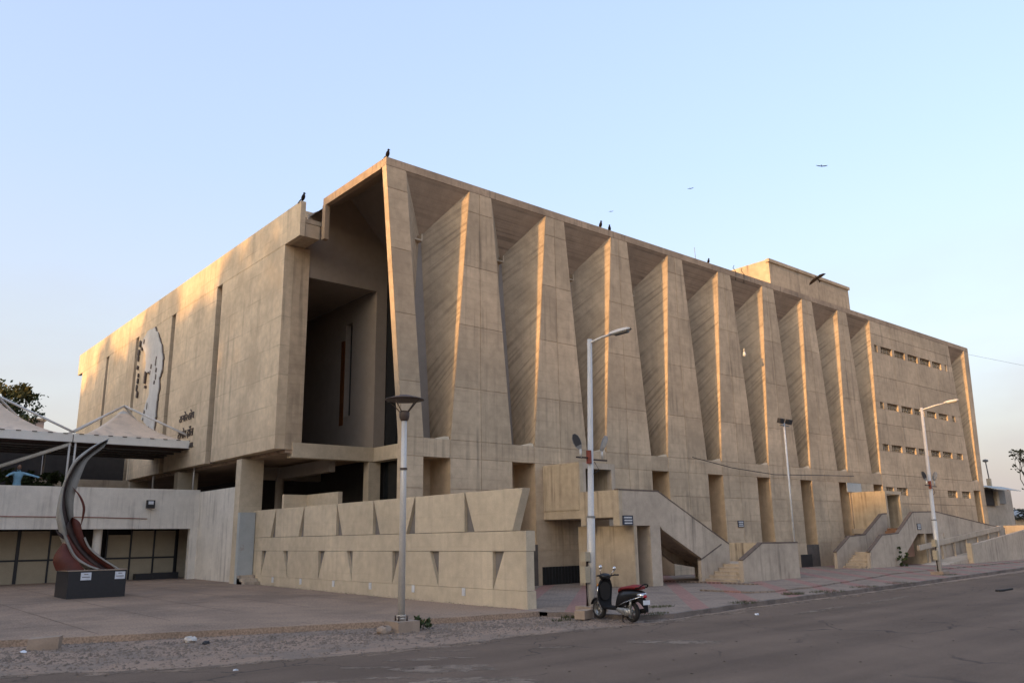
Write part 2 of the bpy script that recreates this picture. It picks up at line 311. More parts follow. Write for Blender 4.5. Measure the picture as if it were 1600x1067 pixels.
# raised plaza slab with its broken front edge
def pz(x, y): return .10+max(0, y+6)*.0085
pf = [(-13.5, -4.9), (-12.07, -5.45), (-9.66, -6.36), (-7.2, -7.25), (-4.68, -8.11), (-2.6, -8.6), (-1.03, -8.91), (-.5, -8.95)]
pf = [(-40, 3.0)]+wiggly(pf, .45, .03, 5)
b = MB(); ys = [0, 4, 8, 12, 16, 20]
rows = [[(x, y, pz(x, y)) for x, y in pf]]
for t in (.25, .5, .75, 1): rows.append([(x, lerp(y, 18.5, t), pz(x, lerp(y, 18.5, t))) for x, y in pf])
b.grid(rows, False)
b.add([(x, y, pz(x, y)) for x, y in pf]+[(x, y-.02, -.03) for x, y in pf], [(i, i+1, len(pf)+i+1, len(pf)+i) for i in range(len(pf)-1)])
b.build('plaza', 'plaza', kind='structure')
# saw-cut joints of the plaza slab
b = MB()
def jline(x0, y0, x1, y1, w=.012):
    n = 12; dx, dy = (y1-y0), -(x1-x0); l = math.hypot(dx, dy); dx, dy = dx/l*w, dy/l*w
    L_ = [(lerp(x0, x1, i/n), lerp(y0, y1, i/n)) for i in range(n+1)]
    b.grid([[(x-dx, y-dy, pz(x, y-dy)+.004), (x+dx, y+dy, pz(x, y+dy)+.004)] for x, y in L_], False)
for k in range(7):
    x = -12.4+k*2.1; jline(x, -5.0-(x+12.4)*.36, x-.2, 15.4)
for yy in (-3.4, 1.0, 5.4, 9.8): jline(-14, yy+.5, -.6, yy)
b.build('plaza_joint', 'asphalt', kind='structure')
# pavement beside the long front
kerb = [(-.45, -9.2), (-.1, -9.6), (.3, -11.6), (1.3, -11.95), (5.4, -11.45), (10, -11.2), (17.7, -10.7), (30, -9.6), (45, -8.2)]
kl = wiggly(kerb, .6, .04, 9)
sheet('pavement', kl+[(120, -2), (120, 1), (-.4, 1.2)], .085, 'paving')
b = MB()
for (x0, y0), (x1, y1) in zip(kl[:-1], kl[1:]):
    b.add([(x0, y0, -.03), (x1, y1, -.03), (x1, y1, .09), (x0, y0, .09), (x0, y0+.12, .09), (x1, y1+.12, .09)], [(0, 1, 2, 3), (3, 2, 5, 4)])
b.build('kerb', 'kerb', kind='structure')
ik = wiggly([(8.6, -9.2), (9.4, -9.55), (12, -9.4), (16, -8.7), (23, -7.2), (40, -6.6), (60, -6)], .7, .06, 4)
MB().prism(ik+[(110, -2), (110, .9), (12.6, .9), (12.6, -7.2), (8.6, -7.2)], 'z', .05, .135).build('raised_pavement', 'paving', kind='structure')
# pale cement patches on the asphalt
def blob(name, cx, cy, rx, ry, rot, seed, z=.002, mat='patch', n=26):
    rd = random.Random(seed); pts = []
    for k in range(n):
        a = 2*PI*k/n; r = rd.uniform(.72, 1.12); x, y = rx*r*math.cos(a), ry*r*math.sin(a)
        pts.append((cx+x*math.cos(rot)-y*math.sin(rot), cy+x*math.sin(rot)+y*math.cos(rot)))
    return sheet(name, pts, z, mat)
for i, (x, y, rx, ry, ro) in enumerate([(-2.5, -15.0, .95, .36, -.85), (-7.5, -14.5, .9, .42, -.6), (-7.35, -13.3, .55, .14, -.7), (-8.3, -13.5, .5, .1, -.7), (-6.7, -13.6, .45, .1, -.75), (-8.6, -14.6, .4, .09, -.7), (-4.6, -13.9, .35, .1, -.8), (-6.2, -12.9, .4, .07, -.6), (-8.0, -15.8, 1.1, .5, -.7), (5.2, -13.6, 1.6, .12, .1), (9.5, -13.3, 2.2, .13, .12), (-9.5, -14.2, .6, .12, -.6)]):
    blob('road_patch', x, y, rx, ry, ro, 40+i)
M['sand'] = ground_mat('drifted_sand', (.27, .195, .14), (.20, .15, .115), 1.2)[0]; ragged(M['sand'], 2.6, .36, .6, .95)
rds = random.Random(91)
for i in range(46):
    x = -14+i*.75+rds.uniform(-.3, .3); y = None
    for (x0, y0), (x1, y1) in zip(redge[:-1], redge[1:]):
        if x0 <= x <= x1: y = lerp(y0, y1, (x-x0)/(x1-x0))
    blob('sand_drift', x, y-rds.uniform(-.05, .32), rds.uniform(.3, .9), rds.uniform(.05, .22), rds.uniform(-.25, .2), 300+i, .0015+.0002*(i % 5), 'sand', 30)
# gravel along the plaza edge (stuff), loose sand
rd = random.Random(11); b = MB()
def pebble(x, y, z, r):
    h = r*rd.uniform(.5, .9); a = rd.uniform(0, 6); vs = [(x+r*rd.uniform(.7, 1.2)*math.cos(a+2*PI*k/5), y+r*rd.uniform(.7, 1.2)*math.sin(a+2*PI*k/5), z) for k in range(5)]
    b.add(vs+[(x+r*.2, y, z+h)], [(k, (k+1) % 5, 5) for k in range(5)])
fx = [p[0] for p in pf]
def front_y(x):
    for (x0, y0), (x1, y1) in zip(pf[:-1], pf[1:]):
        if x0 <= x <= x1: return lerp(y0, y1, (x-x0)/(x1-x0+1e-9))
    return -9
def road_y(x):
    for (x0, y0), (x1, y1) in zip(redge[:-1], redge[1:]):
        if x0 <= x <= x1: return lerp(y0, y1, (x-x0)/(x1-x0))
    return -10
for i in range(7000):
    x = rd.uniform(-15, 1.0); y0, y1 = (front_y(x)-.12, road_y(x)+.25)
    if x > -.5: y0 = -9.7 if x < .2 else -11.9
    if y0 < y1: continue
    t = min(1, max(0, rd.gauss(.42, .26))); y = lerp(y0, y1, t)
    pebble(x, y, -.032, rd.choice((.016, .022, .03, .045)))
b.build('gravel', M.setdefault('gravel', surf('gravel_stone', (.18, .138, .108), var=.35, scale=6, grain=.6)), kind='stuff', label='loose grey gravel strewn between plaza edge and road')
# ------------------------------------------------------------------ the hall
HALL = thing('concrete_hall', (0, 0, .1), 'huge brutalist concrete auditorium with rows of tapering folded piers', 'building')
ZT, ZB, ZL, ZR = 16.3, 5.7, 5.0, 16.64      # soffit edge, ledge, band bottom, roof top
HT, HB, DN = 1.585, .62, 1.35               # niche half widths (top, bottom), depth
PITCH = 4.365
CEN = [2.52+PITCH*k for k in range(9)]; LASTC = 53.45
def hw(z): return HB+(HT-HB)*(z-ZB)/(ZT-ZB) if z > ZB else HB
def niche(c, ht=HT, hb=HB):
    def h(z): return hb+(ht-hb)*(z-ZB)/(ZT-ZB)
    zt = 14.33; n = 10
    for s in (-1, 1):
        rows = []
        for i in range(n+1):
            t = i/n; zf = lerp(ZB, ZT, t); zb_ = lerp(ZB, zt, t)
            f_ = Vector((c+s*h(zf), 0.02, zf)); k_ = Vector((c+s*lerp(hb, .04, t), DN, zb_))
            rows.append([f_.lerp(k_, j/4) for j in range(5)])
        b = MB().grid(rows, False); b.build('flank', 'rib', HALL)
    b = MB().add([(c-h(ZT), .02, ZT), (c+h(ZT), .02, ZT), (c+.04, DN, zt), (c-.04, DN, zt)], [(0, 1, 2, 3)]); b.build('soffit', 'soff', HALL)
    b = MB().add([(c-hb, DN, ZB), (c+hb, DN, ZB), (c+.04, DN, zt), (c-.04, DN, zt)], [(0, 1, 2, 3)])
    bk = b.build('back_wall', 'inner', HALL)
    q = c-.38; b = MB().box(q-.24, q+.24, DN-.42, DN-.02, zt-.40, zt-.33).box(q-.24, q-.18, DN-.42, DN-.02, zt-.33, zt-.08).box(q+.18, q+.24, DN-.42, DN-.02, zt-.33, zt-.08)
    b.build('rain_spout', 'conc', HALL)
    # band across the foot of the niche and the recess below it
    b = MB().box(c-hb-.002, c+hb+.002, .006, .42, ZL, ZB); b.build('spandrel', 'conc', HALL)
    b = MB().prism([(c-hb+.02, .3), (c+hb-.02, .3), (c+hb-.02, DN), (c-hb+.02, DN)], 'z', ZB-.25, ZB-.01); b.build('niche_floor', 'conc', HALL)
    b = MB().add([(c-hb*.1, .03, ZB), (c+hb*.95, .03, ZB+.0), (c+hb*.95, .06, ZB+.13), (c+hb*.6, .06, ZB+.12), (c-hb*.1, .06, ZB+.02), (c+hb*.95, .8, ZB+.01), (c-hb*.1, .8, ZB+.01)], [(0, 1, 2, 3, 4), (2, 5, 6, 4, 3), (1, 5, 2)]); b.build('mortar_fillet', 'screen', HALL)
    lo = MB()
    for s in (-1, 1): lo.add([(c+s*hb, .02, .05), (c+s*hb, DN, .05), (c+s*hb, DN, ZL+.02), (c+s*hb, .02, ZL+.02)], [(0, 1, 2, 3)])
    lo.add([(c-hb, DN, .05), (c+hb, DN, .05), (c+hb, DN, ZL+.02), (c-hb, DN, ZL+.02)], [(0, 1, 2, 3)])
    lo.add([(c-hb, .3, ZL+.01), (c+hb, .3, ZL+.01), (c+hb, DN, ZL+.01), (c-hb, DN, ZL+.01)], [(0, 1, 2, 3)])
    lo.build('lower_recess', 'rec', HALL)
M['edge'] = surf('stained_roof_edge', (.40, .30, .21), var=.25, streak=.8, bump=.3, drip=2.4, blotch=((.25, .185, .13), .5, .75, 1.4))
M['rec'] = surf('recess_concrete', (.54, .40, .26), var=.18, streak=.35, bump=.2, streak_col=(.10, .08, .06))
for c in CEN: niche(c)
niche(LASTC, 1.5, .62)
ZJ = [ZB, 7.8, 10.4, 12.95, 15.38]           # pour joints
G = .010
def quadpanel(parent, xl0, xr0, xl1, xr1, z0, z1, y0=0., y1=.06, mat='conc', name='panel'):
    b = MB().prism([(xl0+G, z0+G), (xr0-G, z0+G), (xr1-G, z1-G), (xl1+G, z1-G)], 'y', y0, y1); return b.build(name, mat, parent)
def pier(xl, xr, mid, ztop=ZR, zlow=.05, low=None, dark=False):
    """xl(z), xr(z): edges; mid: x of the vertical joint"""
    zs = [zlow, ZB, ZT, ztop]
    pts = [(xl(zlow)+.012, zlow), (xr(zlow)-.012, zlow)]+[(xr(ZB)-.012, ZB), (xr(ZT)-.012, ZT), (xr(ZT)-.012, ZT+.02), (xl(ZT)+.012, ZT+.02), (xl(ZT)+.012, ZT), (xl(ZB)+.012, ZB)]
    body = MB().prism(pts, 'y', .022, .30).build('pier', 'conc', HALL)
    rowz = [zlow, 1.45, 2.65, 3.83, ZL]+ZJ+[ZT-.0]
    for z0, z1 in zip(rowz[:-1], rowz[1:]):
        if mid is None: quadpanel(body, xl(z0), xr(z0), xl(z1), xr(z1), z0, z1)
        else:
            quadpanel(body, xl(z0), mid, xl(z1), mid, z0, z1); quadpanel(body, mid, xr(z0), mid, xr(z1), z0, z1)
    return body
def edgeL(c, ht=HT, hb=HB): return lambda z: c-(hb+(ht-hb)*max(0, min(z, ZT)-ZB)/(ZT-ZB))
def edgeR(c, ht=HT, hb=HB): return lambda z: c+(hb+(ht-hb)*max(0, min(z, ZT)-ZB)/(ZT-ZB))
pier(lambda z: .94*(1-max(0, min(z, ZT)-ZB)/(ZT-ZB)) if z > ZB else .94, edgeL(CEN[0]), None)
for k in range(8): pier(edgeR(CEN[k]), edgeL(CEN[k+1]), (CEN[k]+CEN[k+1])/2-.05)
pier(edgeR(LASTC, 1.5), lambda z: 54.95+.9*max(0, min(z, ZT)-ZB)/(ZT-ZB), None)
# corner pier's thin lit return on the open end
b = MB().add([(.94, .0, .05), (.94, .0, ZB), (0, .0, ZT), (0, .3, ZT), (.94, .3, ZB), (.94, .3, .05)], [(0, 1, 4, 5), (1, 2, 3, 4)]); b.build('pier_side', 'conc', HALL)
# roof edge over all bays
b = MB()
xs = [0]+[x for c in CEN for x in (c-HT, c+HT)]+[LASTC-1.5, LASTC+1.5, 55.85]
b.box(0, 55.85, .0, .4, ZT+.006, ZR); b.build('roof_edge', 'edge', HALL)
# blank wall with ventilator grilles
FX0, FX1 = CEN[8]+HB, LASTC-.62
WIN = {14.36: (.5, [(39.35, 39.75), (40.25, 41.9), (42.3, 43.9), (44.4, 46.0), (46.45, 48.1), (48.5, 50.05), (50.75, 51.05)]),
       10.38: (.45, [(39.15, 39.65), (40.2, 41.8), (42.3, 43.95), (44.35, 45.9), (46.4, 47.9), (48.4, 49.95), (50.8, 51.3)]),
       7.5: (.45, [(38.8, 39.65), (40.1, 41.6), (42.15, 43.75), (44.2, 45.7), (46.2, 47.7), (48.2, 49.8), (50.65, 51.7)]),
       4.62: (.5, [(38.55, 39.6), (40.1, 41.6), (48.1, 49.7), (50.6, 52.1)])}
def fl(z): return edgeR(CEN[8])(z)
def fr(z): return edgeL(LASTC, 1.5)(z)
M['void'] = plain('dark_void', (.012, .011, .010), .9)
FW = MB().prism([(fl(.05)+.3, .05), (fr(.05)-.3, .05), (fr(ZB)-.3, ZB), (fr(ZT)-.3, ZT), (fl(ZT)+.3, ZT), (fl(ZB)+.3, ZB)], 'y', .288, .36).build('blank_wall', 'void', HALL)
zc = [.05, 1.45, 2.65, 3.83]; rows = []
lev = [.05, 1.45, 2.65, 3.83, 4.37, 4.87, ZB, 7.27, 7.72, 9.1, 10.15, 10.60, 12.4, 14.11, 14.61, 15.38, ZT]
for z0, z1 in zip(lev[:-1], lev[1:]):
    zc_ = (z0+z1)/2; wn_ = None
    for zw, (hh, ws) in WIN.items():
        if abs(zc_-zw) < .2: wn_ = ws
    if wn_ is None:
        cuts = [42.0, 45.6, 49.2]; ed = [None]+cuts+[None]
        for i in range(4):
            a0 = fl(z0) if i == 0 else cuts[i-1]; a1 = fl(z1) if i == 0 else cuts[i-1]
            e0 = fr(z0) if i == 3 else cuts[i]; e1 = fr(z1) if i == 3 else cuts[i]
            quadpanel(FW, a0, e0, a1, e1, z0, z1, 0, .29)
    else:
        ed0, ed1 = fl(z0), fl(z1)
        for (w0, w1) in wn_:
            b = MB().prism([(ed0+.004, z0+.002), (w0, z0+.002), (w0, z1-.002), (ed1+.004, z1-.002)], 'y', .003, .29); b.build('panel', 'conc', FW)
            ed0 = ed1 = w1
            g = MB(); wd = w1-w0; nb = max(2, 2*round(wd/.52))
            g.box(w0+.003, w1-.003, .13, .22, (z0+z1)/2-.018, (z0+z1)/2+.018)
            for i in range(nb+1):
                x = w0+wd*i/nb; wdt = .04 if (i % 2 == 0) else .014
                g.box(max(w0+.003, x-wdt), min(w1-.003, x+wdt), .12, .23, z0+.004, z1-.004)
            g.build('ventilator_grille', 'conc', FW)
        b = MB().prism([(ed0, z0+.002), (fr(z0)-.004, z0+.002), (fr(z1)-.004, z1-.002), (ed1, z1-.002)], 'y', .003, .29); b.build('panel', 'conc', FW)
# roof, end wall, body of the building behind the folds
b = MB().box(4.4, 55.8, .42, 42, ZT+.02, ZR-.02).box(0.0, 4.4, 6.9, 42, ZT+.02, ZR-.02); b.build('roof', 'conc', HALL)
b = MB().box(4.35, 55.3, DN+.06, 42, .1, ZT); b.build('hall_core', 'dark', HALL)
b = MB().box(54.9, 55.8, .32, 42, .05, ZT+.01); b.build('end_wall', 'conc', HALL)
b = MB().box(31.9, 42.6, 3, 12, ZR-.03, 20.1).box(31.8, 42.7, 2.9, 3.2, 19.9, 20.12); b.build('roof_plant_room', 'conc', HALL)
b = MB().box(0, .22, .42, 5.22, ZT-.02, ZR).box(-.03, .19, 4.95, 5.22, 14.7, ZT); b.build('end_fascia', 'edge', HALL)
# open end: folded ceiling, deep beam, corner column
b = MB(); rows = []
for y, rz in ((.36, 16.33), (3.0, 17.7), (6.78, 17.7)): rows.append([(.12, y, 16.32), (2.2, y, rz), (4.3, y, 15.55 if y > 1 else 16.3)])
b.grid(rows, False); b.build('ceiling_fold', 'inner', HALL)
b = MB().add([(4.3, .42, 15.2), (4.3, 6.78, 15.2), (4.3, 6.78, 16.4), (4.3, .42, 16.4)], [(0, 1, 2, 3)]); b.build('ceiling_upstand', 'inner', HALL)
b = MB().prism([(.05, 13.45), (3.72, 13.45), (3.72, 5.45), (4.30, 5.45), (4.30, 15.62), (2.2, 17.78), (.05, 16.4)], 'y', 6.75, 7.05); b.build('lobby_wall', 'inner', HALL)
b = MB().box(-.2, 4.27, 6.66, 7.2, 5.42, 6.04).box(3.72, 4.24, 1.5, 6.66, 5.42, 6.04); b.build('lobby_beam', 'screen', HALL)
b = MB().box(3.5, 4.1, 6.7, 7.15, 1.2, 5.41); b.build('column', 'screen', HALL)
b = MB().box(3.74, 4.05, 7.06, 9.0, 5.9, 13.5).box(3.74, 4.05, 9.65, 20, 5.9, 13.5).box(3.74, 4.05, 9.0, 9.65, 5.9, 7.8).box(3.74, 4.05, 9.0, 9.65, 12.4, 13.5); b.build('inner_wall', 'inner', HALL)
b = MB().box(4.02, 4.08, 9.0, 9.65, 7.8, 12.4); b.build('slot_window', 'glass', HALL)
b = MB().box(3.70, 3.76, 9.66, 10.0, 7.4, 11.6); b.build('slot_glint', 'glint', HALL)
b = MB().box(.3, 3.7, 7.1, 20, 13.5, 13.7).box(.3, 3.7, 7.1, 20, 5.62, 5.85).box(.3, 3.7, 19.8, 20, 5.8, 13.5); b.build('lobby_enclosure', 'inner', HALL)
b = MB().box(4.31, 4.36, 1.45, 6.7, 1.2, 15.2); b.build('glazed_screen', 'glass', HALL)
# hanging box of the west front
XB = -1.0; YN, YF = 6.72, 41.8
SL = [(13.9, 14.62), (20.85, 21.5), (27.7, 28.3), (34.5, 35.15)]
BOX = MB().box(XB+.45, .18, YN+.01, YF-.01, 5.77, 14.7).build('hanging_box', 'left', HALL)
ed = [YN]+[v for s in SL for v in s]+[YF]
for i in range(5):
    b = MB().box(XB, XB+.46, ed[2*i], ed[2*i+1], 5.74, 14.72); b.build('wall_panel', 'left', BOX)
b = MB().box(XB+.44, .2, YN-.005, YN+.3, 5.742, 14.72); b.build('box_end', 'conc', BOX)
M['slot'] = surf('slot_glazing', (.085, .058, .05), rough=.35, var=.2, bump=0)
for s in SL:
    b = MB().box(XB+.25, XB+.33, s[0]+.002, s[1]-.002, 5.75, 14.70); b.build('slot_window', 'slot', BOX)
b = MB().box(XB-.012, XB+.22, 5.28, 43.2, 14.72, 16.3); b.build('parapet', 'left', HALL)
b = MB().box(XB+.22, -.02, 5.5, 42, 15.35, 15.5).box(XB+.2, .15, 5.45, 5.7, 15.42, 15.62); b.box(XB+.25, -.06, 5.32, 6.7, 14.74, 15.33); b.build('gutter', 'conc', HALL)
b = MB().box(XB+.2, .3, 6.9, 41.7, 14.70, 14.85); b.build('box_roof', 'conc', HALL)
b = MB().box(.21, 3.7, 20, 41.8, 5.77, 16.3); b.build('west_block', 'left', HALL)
b = MB().box(XB+.5, 6, YN+.05, 41.7, 5.6, 5.735); b.build('box_underside', 'soff', HALL)
for y in (10.2, 18.5, 27, 35.5): MB().box(-.95, .10, y, y+.55, .1, 5.6).build('fin_column', 'screen', HALL)
MB().box(4.33, 4.6, 7, 42, .1, 5.5).build('lobby_back', 'dark', HALL)
MB().box(.12, 4.3, 1.6, 18, 2.6, 2.9).build('terrace_floor', 'conc', HALL)
MB().box(.14, 1.2, 8, 8.2, 2.9, 3.95).box(1.2, 1.4, 5.2, 8.2, 2.9, 3.95).build('terrace_parapet', 'screen', HALL)
MB().box(-.1, 4.2, 12.6, 12.9, 4.9, 5.5).box(1.9, 2.2, 7.4, 12.6, 4.95, 5.5).build('soffit_beam', 'inner', HALL)
MB().lathe([(.2, 0), (.2, 2.6)], (2.0, 12.6, 2.9), 14).build('round_column', 'inner', HALL)
# lettering on the west front
def letters(txt, size, y, z):
    me = text_mesh(txt, size, .02, 'ink', 'lettering'); o = link('lettering', me, HALL, loc=(0, 0, 0))
    o.matrix_local = Matrix(((0, 0, -1, XB-.03), (-1, 0, 0, y), (0, 1, 0, z-.1), (0, 0, 0, 1)))
letters('\u0a9f\u0abe\u0a97\u0acb\u0ab0', .58, 18.75, 8.2); letters('\u0ab9\u0acb\u0ab2', .58, 17.45, 8.2)
letters('\u091f\u093e\u0917\u094b\u0930', .60, 18.8, 7.32); letters('\u0939\u0949\u0932', .60, 17.4, 7.32)
letters('TAGORE', .36, 18.75, 6.72); letters('HALL', .36, 17.2, 6.72)
# white cut-out relief on the west front: an abstract ragged sheet with dark slivers
REL = thing('wall_relief', (XB-.05, 25, 7), 'tall ragged white cut-out relief high on the west wall', 'relief')
out = [(24.51, 14.63), (23.66, 14.08), (22.86, 13.25), (22.36, 12.39), (22.33, 11.65), (22.68, 11.26), (22.6, 10.52), (22.76, 9.87), (22.78, 9.07), (22.89, 8.23), (23.64, 8.46), (24.53, 8.84), (25.47, 9.18), (25.11, 9.59), (24.78, 10.15), (24.31, 10.54), (24.49, 11.62), (24.71, 11.96), (25.59, 12.11), (25.5, 12.64), (25.82, 13.33), (26.76, 13.98), (26.49, 14.33), (25.82, 14.6)]
rd = random.Random(3); o2 = []
for (a, c2) in zip(out, out[1:]+out[:1]):
    for i in range(4): o2.append((lerp(a[0], c2[0], i/4)+rd.uniform(-.06, .06), lerp(a[1], c2[1], i/4)+rd.uniform(-.06, .06)))
MB().prism(o2, 'x', XB-.09, XB-.03).build('relief_sheet', 'relief', REL)
SLV = [(27.16, 13.38), (27.18, 13.01), (27.15, 12.48), (26.86, 11.95), (26.87, 11.55), (26.98, 11.08), (26.72, 10.65), (25.38, 11.63), (25.41, 11.32), (25.2, 11.02), (23.45, 12.44), (23.48, 12.09), (23.25, 11.67), (23.24, 11.22), (23.41, 10.98), (24.28, 12.04), (24.43, 11.71), (26.17, 13.92), (26.58, 13.6), (27.05, 13.89), (24.45, 9.64), (24.83, 9.31), (24.99, 9.03)]
for y, z in SLV:
    h = rd.uniform(.2, .5); w = rd.uniform(.1, .26)
    MB().prism([(y, z), (y+w, z+h*.2), (y+w*.6, z+h), (y-w*.3, z+h*.7)], 'x', XB-.11, XB-.02).build('dark_sliver', 'ink', REL)
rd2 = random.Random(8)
MB().prism([(y-.10+rd2.uniform(-.07, .05), z-.03+rd2.uniform(-.06, .06)) for y, z in o2], 'x', XB-.05, XB-.008).build('shadow_backing', 'ink', REL)  # dark offset copy painted as the sheet's shadow on the wall
# ------------------------------------------------------------------ folded screen wall on the plaza
SW = thing('screen_wall', (-.1, 1, .1), 'long pale concrete screen wall with triangular slits along plaza edge', 'wall')
XS = -.25
MB().prism([(10.45, .02), (10.45, 3.28), (-7.9, 3.28), (-7.5, 2.16), (-8.1, 2.16), (-8.1, .02)], 'x', -.14, .0).build('backing_wall', M.setdefault('slitshade', surf('darkened_slit_backing', (.20, .18, .165), var=.2, streak=.3)), SW)  # recess shade put into a darker backing colour so the slits read
up = [[(10.47, 3.33), (7.9, 3.33), (8.33, 2.17), (10.03, 2.17)], [(7.86, 3.33), (5.28, 3.33), (5.68, 2.17), (7.86, 2.17)], [(5.24, 3.33), (2.59, 3.33), (2.59, 2.17), (5.24, 2.17)],
      [(2.56, 3.33), (-.06, 3.33), (-.06, 2.17), (2.09, 2.17)], [(-.09, 3.33), (-2.68, 3.33), (-2.21, 2.17), (-.55, 2.17)], [(-2.72, 3.33), (-5.39, 3.33), (-5.39, 2.17), (-2.72, 2.17)], [(-5.42, 3.33), (-8.1, 3.33), (-7.63, 2.17), (-5.89, 2.17)]]
for p in up: MB().prism(p, 'x', XS, .03).build('upper_panel', 'screen', SW)
MB().box(XS, .08, -8.2, 10.5, 1.61, 2.155).build('band', 'screen', SW)
bt = [(10.5, 10.5, 10.5), (9.13, 8.66, 9.1), (7.0, 6.57, 6.55), (3.93, 3.41, 3.88), (1.71, 1.29, 1.31), (-1.37, -1.83, -1.4), (-3.58, -4.07, -4.04), (-6.73, -7.24, -6.74), (-8.2, -8.2, -8.2)]
for a, c2 in zip(bt[:-1], bt[1:]):
    MB().prism([(a[1]-.004, 1.598), (c2[0]+.004, 1.598), (c2[2]+.006, .56), (a[2]-.006, .56)], 'x', XS, .03).build('lower_panel', 'screen', SW)
MB().box(XS+.003, .08, -8.2, 10.5, -.03, .552).build('base_course', 'screen', SW)
for y in (7.87, 5.3, 2.63, 0, -2.67, -5.36): MB().box(XS-.025, XS+.05, y-.07, y+.07, .33, .55).build('wall_light', 'signwhite', SW)
# ------------------------------------------------------------------ first outside stair
def para(parent, poly, y0, y1, mat, cap=None, name='parapet'):
    o = MB().prism(poly, 'y', y0, y1).build(name, mat, parent)
    if cap:
        b = MB()
        for (xa, za), (xb, zb) in zip(cap[:-1], cap[1:]):
            b.add([(xa, y0-.012, za-.03), (xb, y0-.012, zb-.03), (xb, y0-.012, zb+.022), (xa, y0-.012, za+.022), (xa, y1+.012, za-.03), (xb, y1+.012, zb-.03), (xb, y1+.012, zb+.022), (xa, y1+.012, za+.022)],
                  [(0, 1, 2, 3), (7, 6, 5, 4), (3, 2, 6, 7), (0, 4, 5, 1), (0, 3, 7, 4), (1, 5, 6, 2)])
        b.build('coping', 'cap', o)
    return o
def steps(parent, x0, run, z0, rise, n, y0, y1, base, mat='stair'):
    for i in range(n):
        MB().box(x0+i*run, x0+(i+1)*run+.02, y0, y1, base, z0+(i+1)*rise-.03).build('riser', mat, parent)
        MB().box(x0+i*run-.025, x0+(i+1)*run+.015, y0+.003, y1-.003, z0+(i+1)*rise-.03, z0+(i+1)*rise).build('tread', mat, parent)
S1 = thing('balcony_stair', (12, -4, .1), 'concrete dog-leg stair with stained warm-lit balcony, behind the scooter', 'stair')
X1, YM, YV = 7.95, -4.2, -2.15
lw = MB().prism([(-.0, 2.68), (YV, 2.68), (YV, 2.38), (YV-.3, 2.38), (YV-.3, 2.68), (YM+.32, 2.68), (YM+.32, 2.36), (YM, 2.36), (YM, 3.7), (YV, 3.7), (YV, 4.9), (0, 4.9)], 'x', X1, X1+.2).build('balcony_side', 'warmlit_stain', S1)
MB().prism([(-.05, 3.02), (YV+.05, 3.02), (YV+.05, 4.82), (-.05, 4.82)], 'x', X1-.03, X1+.01).build('side_panel', 'warmlit_stain', lw)
v1 = MB().box(X1+.2, 10.05, YV, YV+.25, 4.66, 4.9).box(9.82, 10.05, YV, YV+.25, 2.7, 4.66).box(X1+.2, X1+.36, YV, YV+.25, 2.7, 4.66).build('door_frame', 'stair', S1)
MB().box(X1+.2, 10.05, YV+.25, -.0, 4.72, 4.9).box(9.85, 10.05, YV+.25, 0, 2.7, 4.72).build('vestibule', 'warmlit_stain', S1)
MB().box(X1+.2, 9.85, -.06, -.01, 2.7, 4.72).build('doorway', 'dark', S1)
MB().box(X1+.2, 10.3, YM+.2, -.02, 2.66, 2.84).build('landing', 'stair', S1)
para(S1, [(X1+.2, 2.36), (10.25, 2.36), (10.45, 2.18), (13.3, .80), (13.3, .6), (14.75, .6), (14.75, 1.58), (10.25, 3.69), (X1+.2, 3.70)], YM, YM+.2, 'stair', [(X1, 3.71), (10.25, 3.70), (14.75, 1.59)])
para(S1, [(10.3, 2.36), (13.3, .8), (14.75, .6), (14.75, 1.58), (10.25, 3.69), (10.25, 2.7)], -2.45, -2.27, 'stair')
MB().prism([(10.2, 2.84), (14.7, .80), (14.7, .55), (10.2, 2.5)], 'y', YM+.2, -2.45).build('flight_slab', 'stair', S1)
for i in range(12): MB().box(14.7-(i+1)*.37, 14.7-i*.37+.01, YM+.21, -2.46, .79+i*.167, .79+(i+1)*.167).build('step', 'stair', S1)
MB().box(8.72, 8.9, YM+.0, -1.2, .06, 2.37).build('fin', 'warmlit_stain', S1)
MB().box(9.68, 10.28, YM+.002, YM+.9, .06, 2.37).build('fin', 'stair', S1)
MB().box(12.95, 14.7, YM+.003, YM+.197, .05, .62).build('parapet_foot', 'stair', S1)
para(S1, [(12.72, .05), (13.3, .05), (13.3, .8), (14.74, .8), (14.74, 1.57), (14.2, 1.57), (12.72, .98)], YM-.005, YM+.16, 'stair', [(12.72, .99), (14.2, 1.58)])
steps(S1, 12.95, .32, .09, .14, 5, -5.75, YM-.01, .05)
MB().box(14.56, 17.0, -5.75, -2.45, .05, .80).build('half_landing', 'stair', S1)
MB().box(17.0, 17.2, -5.74, -2.3, .05, 1.6).build('end_parapet', 'warmlit_stain', S1)
para(S1, [(13.1, .05), (17.2, .05), (17.2, 1.6), (14.54, 1.61), (13.24, 1.02), (13.1, .96)], -5.95, -5.75, 'stair', [(13.1, .98), (14.54, 1.62), (17.22, 1.61)])
# dark basement hatch and blackened patches at the feet of some niches
MB().box(7.78, 10.45, -.05, -.012, .10, .80).build('basement_opening', 'void', HALL)
for k in range(14): MB().box(7.9+k*.18, 7.92+k*.18, -.065, -.052, .10, .80).build('basement_bar', 'black', HALL)
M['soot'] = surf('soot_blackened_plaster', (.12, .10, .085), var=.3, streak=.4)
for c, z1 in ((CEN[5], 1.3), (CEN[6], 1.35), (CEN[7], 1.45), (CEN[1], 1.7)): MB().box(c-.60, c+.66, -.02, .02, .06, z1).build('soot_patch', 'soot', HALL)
for x0, x1 in ((25.55, 26.0), (27.35, 28.5), (21.3, 22.2)): MB().box(x0, x1, -.03, .0, .10, .82).build('basement_opening', 'dark', HALL)
